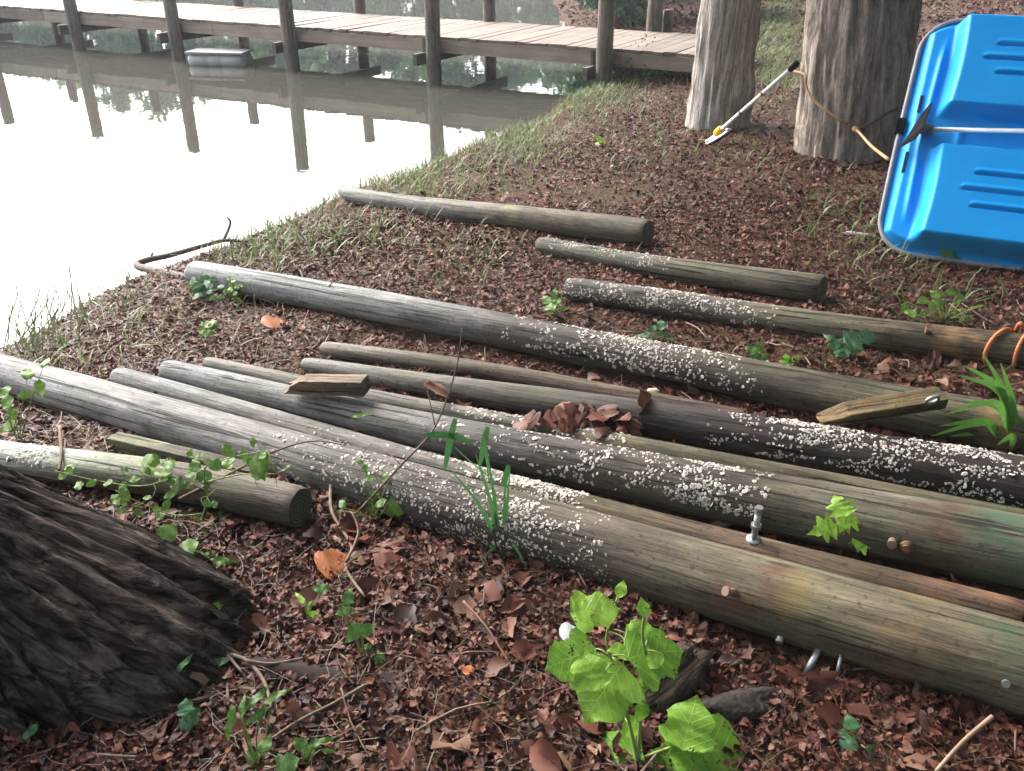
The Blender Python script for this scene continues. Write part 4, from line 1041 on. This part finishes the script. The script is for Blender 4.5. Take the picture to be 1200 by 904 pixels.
leafy('bush_sprout', 'low twiggy sprout with yellow-green leaves before the thickest log', 'plant', 438, 612,
  [(428,548,14,90),(434,560,14,40),(422,542,10,160),(455,572,26,20,'round'),(470,590,30,0,'round'),(462,598,22,300,'round'),(445,590,18,200),(432,600,18,240),(400,590,16,120),(394,604,16,220),(412,602,16,60),(440,578,16,70),(452,560,16,100)], 'ovate', M_GREEN, dy=.05, tint=(.3,1))
leafy('seedling', 'bright green sprout at the left end of the mid-right log', 'seedling', 650, 372, [(641,350,20,110),(650,344,26,80,'lance'),(655,352,24,60,'lance'),(644,360,20,200),(660,362,22,10,'lance'),(652,372,22,330,'lance')], 'ovate', M_GREEN, dy=.05, tint=(.4,.9))
leafy('seedling', 'low arching green plant between the long grey log and mid-right log', 'seedling', 772, 400, [(750,392,26,170,'lance'),(765,385,26,60,'lance'),(780,392,28,10,'lance'),(790,398,24,340,'lance'),(775,380,18,90,'ovate'),(758,400,20,210,'lance')], 'lance', M_BLUEGREEN, dy=.05)
leafy('seedling', 'dark green five-leaf seedling below the mid-right log', 'seedling', 888, 424, [(880,410,18,130),(890,406,18,60),(884,420,18,220),(897,418,18,350),(888,414,16,90)], 'ovate', M_GREEN, dy=.03, tint=(0,.4))
leafy('seedling', 'small yellowish seedling right of the five-leaf seedling', 'seedling', 926, 430, [(920,424,16,150),(934,420,16,40),(922,418,12,90)], 'ovate', M_LIME, dy=.02)
leafy('ivy', 'pale blue-green lobed ivy leaves leaning on the mid-right log', 'ivy', 1000, 420, [(980,400,34,120,'maple'),(988,410,26,215,'lobed'),(1005,398,34,15,'maple'),(1018,393,22,30,'lobed'),(996,408,26,280,'lobed')], 'maple', M_BLUEGREEN, dy=.03, tint=(.6,1))
leafy('weed', 'leafy green weed with pale leaves behind the mid-right log', 'weed', 1108, 376, [(1075,358,26,160,'ovate'),(1090,352,26,110,'ovate'),(1104,350,28,70,'ovate'),(1112,362,26,20,'ovate'),(1095,366,26,220,'ovate'),(1112,374,24,300,'round'),(1122,380,24,330,'round'),(1130,356,24,20,'lance'),(1140,362,24,350,'lance'),(1070,366,20,200,'ovate')], 'ovate', M_GREEN, dy=.08, tint=(.4,1), dense=2)
leafy('weed', 'small bright weed against the lower edge of the blue boat', 'weed', 1116, 308, [(1110,294,18,120),(1120,290,20,70),(1124,300,16,0),(1112,303,16,220)], 'round', M_GREEN, dy=.03, tint=(.5,1), yoff=-.05)
leafy('seedling', 'thin upright sprout in the leaves near the left shore', 'seedling', 238, 400, [(236,385,22,95,'lance'),(245,378,20,60,'ovate'),(243,390,18,20,'ovate'),(250,383,14,340,'ovate')], 'ovate', M_GREEN, dy=.03, tint=(.5,1))
leafy('weed', 'bluish leafy weed at the waterline end of the long grey log', 'weed', 240, 348, [(228,338,20,160),(236,330,20,110),(244,334,20,60),(250,340,18,10),(232,344,16,220),(240,342,16,300)], 'round', M_BLUEGREEN, dy=.05, tint=(.3,1), yoff=-.06, dense=4)
leafy('weed', 'yellow-green weed in front of the long grey log near shore', 'weed', 268, 352, [(258,346,18,150),(268,338,20,90),(276,336,20,50),(282,342,18,10),(270,350,16,250)], 'ovate', M_GREEN, dy=.05, tint=(.7,1), yoff=-.05, dense=4)
leafy('vine', 'small climbing vine with bright leaves at the far left edge', 'vine', 22, 520, [(8,470,26,110),(5,458,22,70),(32,436,24,100),(46,454,20,280),(30,462,18,20),(52,424,18,90),(8,500,24,220),(15,485,18,300)], 'ovate', M_GREEN, dy=.06, tint=(.5,1))
leafy('seedling', 'pale sprig leaning on the middle of the long grey log', 'seedling', 542, 402, [(538,386,12,150),(547,384,12,40),(543,394,12,280)], 'ovate', M_BLUEGREEN, dy=.01, tint=(.8,1), yoff=-.02)
leafy('weed', 'yellow weed on the leafy slope below the slim tree', 'weed', 703, 170, [(700,168,10,150),(706,167,10,30),(703,163,10,90)], 'round', M_LIME, dy=.03, tint=(.8,1))

def blades(name, label, cat, u, v, tips, w, mat=M_GREEN, tint=.5, arch=.5, lift=.0, dy=.08, spread=.02):
    """arching strap blades; tips are photo points (u,v,arch height factor)"""
    b = on_ground(u, v, lift); t = thing(name, label, cat, b)
    for j, tp in enumerate(tips):
        tu, tv = tp[:2]; ar = tp[2] if len(tp) > 2 else arch
        e = at_y(tu, tv, b.y+random.uniform(-dy, dy)); g_ = G(e.x, e.y)+.01
        if e.z < g_: e = on_ground(tu, tv, .02)
        L = (e-b).length; mid = b.lerp(e, .5)+Vector((0, 0, ar*L*.55)); st = b+Vector((random.uniform(-spread,spread), random.uniform(-spread,spread), 0)); st.z = min(st.z, G(st.x, st.y)+lift) if spread > .05 else st.z
        sp_ = spline([st, st.lerp(mid, .55)+Vector((0,0,ar*L*.12)), mid, e], 4); n = len(sp_); V, T = [], []
        for i, q in enumerate(sp_):
            d = (sp_[min(i+1,n-1)]-sp_[max(i-1,0)]).normalized(); s = d.cross(Vector((0,-.9,.5))); s = s.normalized() if s.length > .01 else Vector((1,0,0))
            ww = w*(tp[3] if len(tp) > 3 else 1)*min(1, .5+i/(n*.25))*(1-(i/(n-1))**3)
            for c in (-1, 0, 1): V.append(q-b+s*ww*c*.5+Vector((0,0,-.12*ww if c == 0 else 0))); T.append(min(1, tint+.25*i/n+random.uniform(-.1,.1)))
        Fq = [(i*3+k, i*3+k+1, (i+1)*3+k+1, (i+1)*3+k) for i in range(n-1) for k in range(2)]
        link('blade', npmesh('blade', np.array([tuple(x) for x in V]), np.array(Fq), np.clip(T, 0, 1), smooth=True), mat, t)
    return t
M_CLUMP = leafmat('strap_grass', (.06,.19,.03), (.16,.36,.07), trans=.3)
blades('grass_clump', 'bright green arching grass clump at the right edge', 'grass', 1192, 534,
  [(1090,512,.55),(1098,500,.5),(1112,512,.45),(1108,486,.6),(1122,440,.5),(1150,412,.25),(1172,424,.2),(1130,470,.6),(1180,524,.6),(1168,522,.5),(1215,420,.1),(1240,450,.4),(1235,520,.5),(1140,445,.5),(1158,452,.4),(1225,480,.4),(1128,428,.4)], .030, M_CLUMP, dy=.10)
M_SEDGE = leafmat('sedge', (.035,.12,.04), (.07,.19,.06), trans=.3)
blades('sedge_tuft', 'tuft of upright green sedge blades before the thickest log', 'sedge', 590, 650,
  [(556,528,.12,1.2),(565,500,.05),(523,545,.2),(592,560,.02,1.2),(598,545,.03),(612,650,.6),(618,668,.8),(570,640,.5),(560,660,.6),(640,640,.7),(602,600,.1),(580,610,.1)], .013, M_SEDGE, dy=.03)
sg = blades('sedge_sprig', 'sedge sprig with short wide blades standing among the front logs', 'sedge', 566, 560, [(527,518,.05,.3),(570,490,.05,.3)], .016, M_SEDGE, lift=.12)
sgb = on_ground(566, 560, .12)
for q, (u0, v0, u1, v1) in enumerate(((534,490,521,552),(498,510,552,518),(572,500,563,545),(596,545,584,600),(517,573,568,578))):
    a = at_y(u0, v0, sgb.y-.05); e = at_y(u1, v1, sgb.y-.06); d = (e-a); s = d.cross(Vector((0,-.9,.45))).normalized(); V, T = [], []
    for i in range(7):
        k = i/6; w = .013*math.sin(math.pi*(.12+.8*k))**.6
        for c in (-1, 0, 1): V.append(tuple(a+d*k+s*w*c*.8+Vector((0,0,(.012*math.sin(k*3)) - (.004 if c == 0 else 0)))-sgb)); T.append(.4+.3*k)
    link('blade', npmesh('blade', np.array(V), np.array([(i*3+k, i*3+k+1, (i+1)*3+k+1, (i+1)*3+k) for i in range(6) for k in range(2)]), np.array(T), smooth=True), M_SEDGE, sg)
M_REED = leafmat('reeds', (.10,.13,.07), (.20,.23,.13), trans=.3)
rd = random.Random(5)
for label, u, v, n, hgt in (('reed clump at the far left shore, leftmost and densest', 40, 412, 30, 140), ('reed clump on the shore right of the densest reeds', 92, 388, 14, 110), ('sparse reed stalks on the shore before the bent branch', 135, 360, 7, 75), ('thin reed stalks over the water end of the long grey log', 258, 312, 14, 85), ('thin dead reeds on the shore by the furthest log tip', 395, 246, 6, 40), ('thin reeds standing beside the near dock post', 520, 196, 7, 34)):
    tips = [(u+rd.uniform(-.45,.45)*hgt, v-hgt*rd.uniform(.4, 1.05), rd.uniform(-.02,.12), rd.uniform(.5,1.1)) for _ in range(n)]
    blades('reed_clump', label, 'reeds', u, v, tips, (.007 if v > 300 else .010), M_REED, dy=.12, tint=.3, spread=.17)

# shoreline bushes beyond the dock
def bush(label, x, y, h, w, mat, n=60, leaf=.15):
    b = Vector((x, y, G(x, y))); t = thing('bush', label, 'bush', b); cents, rads = [], []
    for k in range(7):
        a = k*.9+rng.uniform(0, .5); e = Vector((math.cos(a)*w*rng.uniform(.4,.9), math.sin(a)*w*rng.uniform(.4,.9), h*rng.uniform(.5,.95)))
        MB().tube(spline([(0,0,-.1), e*.5+Vector((0,0,.1)), e], 4), [.03*(1-.08*i) for i in range(9)], 6).build('branch', M_TWIG, t)
        for q in range(n//7+1): cents.append(e*rng.uniform(.45,1.1)+Vector(rng.normal(0, w*.22, 3))); rads.append(rng.uniform(.22,.5))
    cents = [(c[0], c[1], max(c[2], .1)) for c in cents]
    P, tn = clump_points(cents, rads, 60); P[:, 2] = np.maximum(P[:, 2], .02); leaf_cloud('foliage', P, leaf, mat, t, tn)
M_BUSH = leafmat('bush_leaves', (.035,.10,.03), (.12,.23,.06), trans=.3)
M_BUSH2 = leafmat('bluish_bush_leaves', (.03,.10,.05), (.09,.19,.10), trans=.3)
bush('dark green bush overhanging the water behind the dock', 2.0, 18.6, 1.7, 1.2, M_BUSH2)
bush('bright green bush behind the dock posts at the bank', 3.9, 18.8, 1.6, 1.1, M_BUSH)
bush('tall green bush beyond the others on the far bank', 2.6, 22.5, 2.4, 1.7, M_BUSH)
bush('low bush in the bank behind the slim tree', 6.2, 21.5, 1.3, 1.3, M_BUSH)
fb = on_ground(752, 92)
bush('small dark fern bush under the landward end of the dock', fb.x, fb.y, .20, .22, M_BUSH2, 10, .05)

# ------------------------------------------------------------------ leaf litter, straw, grass
def proj_np(P):
    Z = P[:,1]*CP-(P[:,2]-CAM_H)*SP; up = P[:,1]*SP+(P[:,2]-CAM_H)*CP
    return 600+F_PX*P[:,0]/Z, 452-F_PX*up/Z, Z
def log_mask(x, y, f=.9):
    bad = np.zeros(len(x), bool)
    for d in LOGS.values():
        ax, ay = d['a'].x, d['a'].y; ex_, ey_ = d['b'].x-ax, d['b'].y-ay
        t = np.clip(((x-ax)*ex_+(y-ay)*ey_)/(ex_*ex_+ey_*ey_), 0, 1)
        bad |= np.hypot(x-ax-t*ex_, y-ay-t*ey_) < f*(d['ra']+(d['rb']-d['ra'])*t)
    return bad
def sample(n, x0, x1, y0, y1, margin=50, mask=True):
    x = rng.uniform(x0, x1, n); y = rng.uniform(y0, y1, n); z = gz(x, y)
    P = np.stack([x, y, z], 1); u, v, Z = proj_np(P)
    ok = (u > -margin) & (u < 1200+margin) & (v > -30) & (v < 904+margin) & (lake_dist(x, y) > .04)
    if mask: ok &= ~log_mask(x, y)
    for c, r_ in ((p1, r1), (p2, r2)): ok &= np.hypot(x-c.x, y-c.y) > r_
    return P[ok]
def vnoise(P, s, o=0.0): return np.array([mnoise.noise(Vector((p_[0]*s+o, p_[1]*s, o))) for p_ in P])
def basis(yaw, tilt, tdir):
    n = len(yaw); N = np.stack([np.sin(tilt)*np.cos(tdir), np.sin(tilt)*np.sin(tdir), np.cos(tilt)], 1)
    X = np.stack([np.cos(yaw), np.sin(yaw), np.zeros(n)], 1); X -= N*(X*N).sum(1, keepdims=True); X /= np.linalg.norm(X, axis=1, keepdims=True)
    return X, np.cross(N, X), N
def dead_proto(seed, kind='dead'):
    rr = np.random.default_rng(seed); tb = TAB[kind]; V = []
    for t in np.linspace(0, 1, 5 if kind != 'lobed' else 8):
        w = np.interp(t, [q[0] for q in tb], [q[1] for q in tb])*rr.uniform(.75, 1.25)
        for c in (-1, 0, 1): V.append((t-.5, c*w, abs(c)*rr.uniform(-.15,.5)*w*2+.2*math.sin(t*3.1+seed)*rr.uniform(-.6,1)+rr.uniform(-.03,.03)))
    Fq = [(i*3+k, (i+1)*3+k, (i+1)*3+k+1, i*3+k+1) for i in range(len(V)//3-1) for k in range(2)]
    return np.array(V), np.array(Fq)
DP = [dead_proto(s, 'dead' if s % 3 else 'ovate') for s in range(8)]+[dead_proto(s, 'lance') for s in (11, 12)]+[dead_proto(s, 'lobed') for s in (21, 22, 23)]
def scatter_leaves(name, P, size, tint, tilt, lift, parent):
    n = len(P); X, Y_, N = basis(rng.uniform(0, 6.28, n), np.abs(rng.normal(0, tilt, n)), rng.uniform(0, 6.28, n))
    pk = rng.integers(0, len(DP), n); VV, FF, TT = [], [], []; n0 = 0
    for q, (pv, pf) in enumerate(DP):
        s = np.where(pk == q)[0]; m = len(s); k = len(pv)
        if not m: continue
        W = size[s][:, None, None]*(pv[None,:,0:1]*X[s][:,None,:]+pv[None,:,1:2]*Y_[s][:,None,:]+pv[None,:,2:3]*N[s][:,None,:])+P[s][:,None,:]
        W[:,:,2] += lift[s][:,None]; VV.append(W.reshape(-1, 3)); FF.append((pf[None]+(np.arange(m)*k)[:,None,None]).reshape(-1, 4)+n0); n0 += m*k
        TT.append(np.repeat(tint[s], k)+np.tile(rng.uniform(-.05,.05,k), m))
    o = link(name, npmesh(name, np.concatenate(VV), np.concatenate(FF), np.clip(np.concatenate(TT), 0, 1)), M_LITTER, parent); tag(o, kind='stuff'); return o
def litter_tint(P, pale=.06):
    n = len(P); t = np.clip(rng.beta(1.7, 2.6, n)+.16*vnoise(P, 1.7), 0, .78)
    return np.where(rng.uniform(size=n) < pale, rng.uniform(.84, 1, n), t)
Pn = sample(110000, -3.3, 4.0, .8, 6.0)
keep = rng.uniform(size=len(Pn)) < np.clip(.92+.5*vnoise(Pn, .8, 3), .35, 1); Pn = Pn[keep]
scatter_leaves('leaf_litter', Pn, (.010+.048*rng.beta(1.2,3.2,len(Pn))), litter_tint(Pn, .05), .55, rng.uniform(.002, .022, len(Pn)), ground)
Px = sample(34000, -1.6, 2.4, .8, 2.7)
scatter_leaves('leaf_litter', Px, (.008+.04*rng.beta(1.2,3.2,len(Px))), litter_tint(Px, .05), .6, rng.uniform(.004, .028, len(Px)), ground)
Pm = sample(70000, -2.2, 9.0, 6.0, 15, mask=True)
dm = lake_dist(Pm[:,0], Pm[:,1]); Pm = Pm[rng.uniform(size=len(Pm)) < np.clip(dm/1.8, .08, 1)*np.clip(.8+1.1*vnoise(Pm, .6, 9), .12, 1)]
scatter_leaves('leaf_litter', Pm, (.02+.05*rng.beta(1.3,3,len(Pm))), litter_tint(Pm, .05), .42, rng.uniform(.002, .02, len(Pm)), ground)
Pf = sample(9000, 1, 14, 14, 24)
scatter_leaves('leaf_litter', Pf, rng.uniform(.06, .13, len(Pf)), litter_tint(Pf, .05), .4, rng.uniform(.003, .02, len(Pf)), ground)
# the largest nearby leaves, one by one
Pb_ = sample(2600, -1.6, 2.6, 1.0, 3.4, 0); u_, v_, Z_ = proj_np(Pb_)
Pb_ = Pb_[np.argsort(Z_)[:1100]]; Pb_ = Pb_[rng.permutation(len(Pb_))[:295]]
BIG = []
for s in range(13):
    for tn in (.1,.22,.34,.46,.6,.72,.95):
        pv, pf = DP[s]; me = npmesh('dead_leaf', pv, pf, np.clip(np.full(len(pv), tn)+rng.uniform(-.05,.05,len(pv)), 0, 1), smooth=True); me.materials.append(M_LITTER); BIG.append(me)
for p_ in Pb_:
    o = bpy.data.objects.new('dead_leaf', BIG[rng.integers(0, len(BIG))]); COL.objects.link(o); o.parent = ground
    o.location = (p_[0], p_[1], p_[2]+rng.uniform(.012,.028)); s = rng.uniform(.045, .10); o.scale = (s, s*rng.uniform(.8,1.3), s)
    o.rotation_euler = (rng.normal(0,.35), rng.normal(0,.35), rng.uniform(0, 6.28))
# heap of curled leaves caught between the logs
hp = on_ground(688, 494, .10); heap = thing('leaf_heap', 'heap of curled red-brown oak leaves caught between the dark log and thin log', 'leaves', hp)
for k in range(46):
    w = rng.normal(0, 1, 3)*(.095, .03, .018)
    put_leaf(heap, hp, hp+Vector((w[0], w[1]-.16*0, abs(w[2])+.0-.20*w[0]*0)), (rng.normal(), rng.normal(), rng.normal()*.5), (rng.normal()*.6, -.4+rng.normal()*.4, 1), rng.uniform(.06,.11), ('maple','lobed','dead')[k % 3], round(rng.choice([.35,.5,.62,.72]),2), M_LITTER, k % 3, .5, 'curled_leaf')
def big_leaf(label, u, v, size, kind, tint, mat, lift=.02, rot=0.0, nrm=(0,-.4,1)):
    p_ = on_ground(u, v, lift); t = thing('fallen_leaf', label, 'leaf', p_)
    put_leaf(t, p_, p_, (math.cos(rot), math.sin(rot), .15), nrm, size, kind, tint, mat, 1, .3)
M_ORANGE = leafmat('orange_leaf', (.28,.085,.03), (.40,.15,.05), trans=.2); M_PALEL = leafmat('pale_leaf', (.6,.62,.6), (.75,.77,.75), trans=.2)
big_leaf('large brown star-shaped leaf in front of the thickest log', 455, 655, .13, 'maple', .6, M_LITTER, .02, 1.9)
big_leaf('second large brown leaf below the star-shaped leaf', 440, 668, .11, 'lobed', .7, M_LITTER, .02, .4)
big_leaf('orange-brown crumpled leaf right of the forked twig', 372, 668, .12, 'lobed', .3, M_ORANGE, .03, .6)
big_leaf('small bright orange leaf at bottom centre', 545, 792, .045, 'ovate', .6, M_ORANGE, .03, 1.2)
big_leaf('white curled leaf beside the lime-green seedling', 655, 744, .06, 'round', .8, M_PALEL, .04, .2)
big_leaf('tan upright leaf caught on the thin brown log', 510, 462, .11, 'lobed', .85, M_LITTER, .13, 1.3, (0,-1,.3))
big_leaf('orange leaf on the litter between the shore and the long grey log', 308, 382, .13, 'round', .3, M_ORANGE, .03, .8)
big_leaf('bright green leaf tip on the front log pile', 412, 490, .07, 'lance', .7, M_GREEN, .2, .5)
# pine straw and fine twigs
def ribbons(name, P, L, w, tint, mat, parent, rise=.01, curl=.5, up=0.0, kind='stuff'):
    n = len(P); yaw = rng.uniform(0, 6.28, n); c = rng.normal(0, curl, n); K = 4; V = np.zeros((n, K, 2, 3)); pos = P.copy(); pos[:,2] += rng.uniform(.004, rise, n)
    pit = rng.normal(0, .10, n) if up == 0 else rng.uniform(up*.7, 1.45, n)
    for k in range(K):
        ca = np.cos(pit)
        d = np.stack([np.cos(yaw)*ca, np.sin(yaw)*ca, np.sin(pit)], 1); s = np.stack([-np.sin(yaw), np.cos(yaw), np.zeros(n)], 1)
        ww = (w*(1-.8*(k/(K-1))**2) if up else w)[:, None]
        V[:,k,0] = pos-s*ww*.5; V[:,k,1] = pos+s*ww*.5
        pos = pos+d*(L/(K-1))[:, None]; yaw = yaw+c/(K-1); pit = pit-(rng.uniform(.1,.5,n) if up else 0)
    i = np.arange(n)[:,None,None]*(K*2)+np.arange(K-1)[None,:,None]*2+np.array([0,1,3,2])[None,None,:]
    o = link(name, npmesh(name, V.reshape(-1, 3), i.reshape(-1, 4), np.repeat(tint, K*2)), mat, parent); tag(o, kind=kind); return o
Ps = sample(24000, -2.6, 3.6, .8, 5)
ribbons('pine_straw', Ps, rng.uniform(.04, .14, len(Ps)), rng.uniform(.0008, .0019, len(Ps)), rng.beta(1.5, 2.2, len(Ps)), M_STRAW, ground, .03, .9)
Ps = sample(9000, -2.2, 7, 5, 12)
ribbons('pine_straw', Ps, rng.uniform(.05, .16, len(Ps)), rng.uniform(.002, .004, len(Ps)), rng.beta(2, 2, len(Ps)), M_STRAW, ground, .03, .8)
tw = MB()
for p_ in sample(520, -2, 3, .9, 4):
    a = rng.uniform(0, 6.28); L = rng.uniform(.05, .22); q = Vector(p_)+Vector((0,0,.015)); d = Vector((math.cos(a), math.sin(a), rng.normal(0,.12)))
    tw.tube(spline([q, q+d*L*.5+Vector(rng.normal(0,.012,3)), q+d*L+Vector(rng.normal(0,.015,3))], 2), rng.uniform(.0015,.004), 5)
tag(tw.build('fallen_twigs', M_TWIG, ground), kind='stuff')
# grass: thickest along the shore, patchy on the slope
def grass(n, box, fn, L, w, mat, name='grass'):
    P = sample(n, *box, mask=True); d = lake_dist(P[:,0], P[:,1]); P = P[rng.uniform(size=len(P)) < fn(P, d)]
    return tag(ribbons(name, P, rng.uniform(L[0], L[1], len(P)), rng.uniform(w[0], w[1], len(P)), np.clip(rng.beta(2,2,len(P))+.25*vnoise(P,1.2), 0, 1), mat, None, .006, .5, .55), name.replace('_', ' ')+' growing along the shore and slope', 'grass', kind='stuff')
def near_px(P, spots):
    u, v, _ = proj_np(P); f = np.zeros(len(P))
    for cu, cv, su, sv, a in spots: f = np.maximum(f, a*np.exp(-((u-cu)/su)**2-((v-cv)/sv)**2))
    return f
SP1 = [(330,290,60,32,.9),(430,265,70,30,.55),(480,215,70,25,.8),(590,170,60,35,.9),(690,118,50,22,1),(560,300,50,18,.25),(910,60,30,60,.9),(520,320,60,20,.22),(120,380,60,30,.3),(1030,300,70,40,.35),(1100,340,90,30,.3),(760,160,60,40,.2),(840,180,60,25,.18),(960,260,50,25,.22),(40,420,50,30,.5)]
g1 = grass(120000, (-3.2, 6, 3, 20), lambda P, d: np.clip(near_px(P, SP1)*np.clip(.9+1.4*vnoise(P, 2.2, 5), .05, 1.2)+.15*np.exp(-(d/.25)**2), 0, 1), (.06,.17), (.006,.011), M_GRASS)
g2 = grass(52000, (-3, 7, 3.4, 16), lambda P, d: np.clip(.10+.55*np.exp(-(d/1.0)**2)+.25*vnoise(P, 1.1, 2), .03, .8), (.05,.13), (.004,.008), M_DRYGRASS, 'dry_grass')

# ------------------------------------------------------------------ added haze volume, a milky veil in place of lens glare
hz = MB().box((0, 40, 8), (170, 172, 10)).build('veil_haze', None, None, False); tag(hz, kind='stuff')
hm = bpy.data.materials.new('veil_haze'); hm.use_nodes = True; hn, hl = hm.node_tree.nodes, hm.node_tree.links; hn.clear()
ho = hn.new('ShaderNodeOutputMaterial'); hv = hn.new('ShaderNodeVolumePrincipled'); hv.inputs['Color'].default_value = (.9,.94,1,1); hv.inputs['Density'].default_value = .0019
hl.new(hv.outputs[0], ho.inputs['Volume']); hz.data.materials.clear(); hz.data.materials.append(hm)
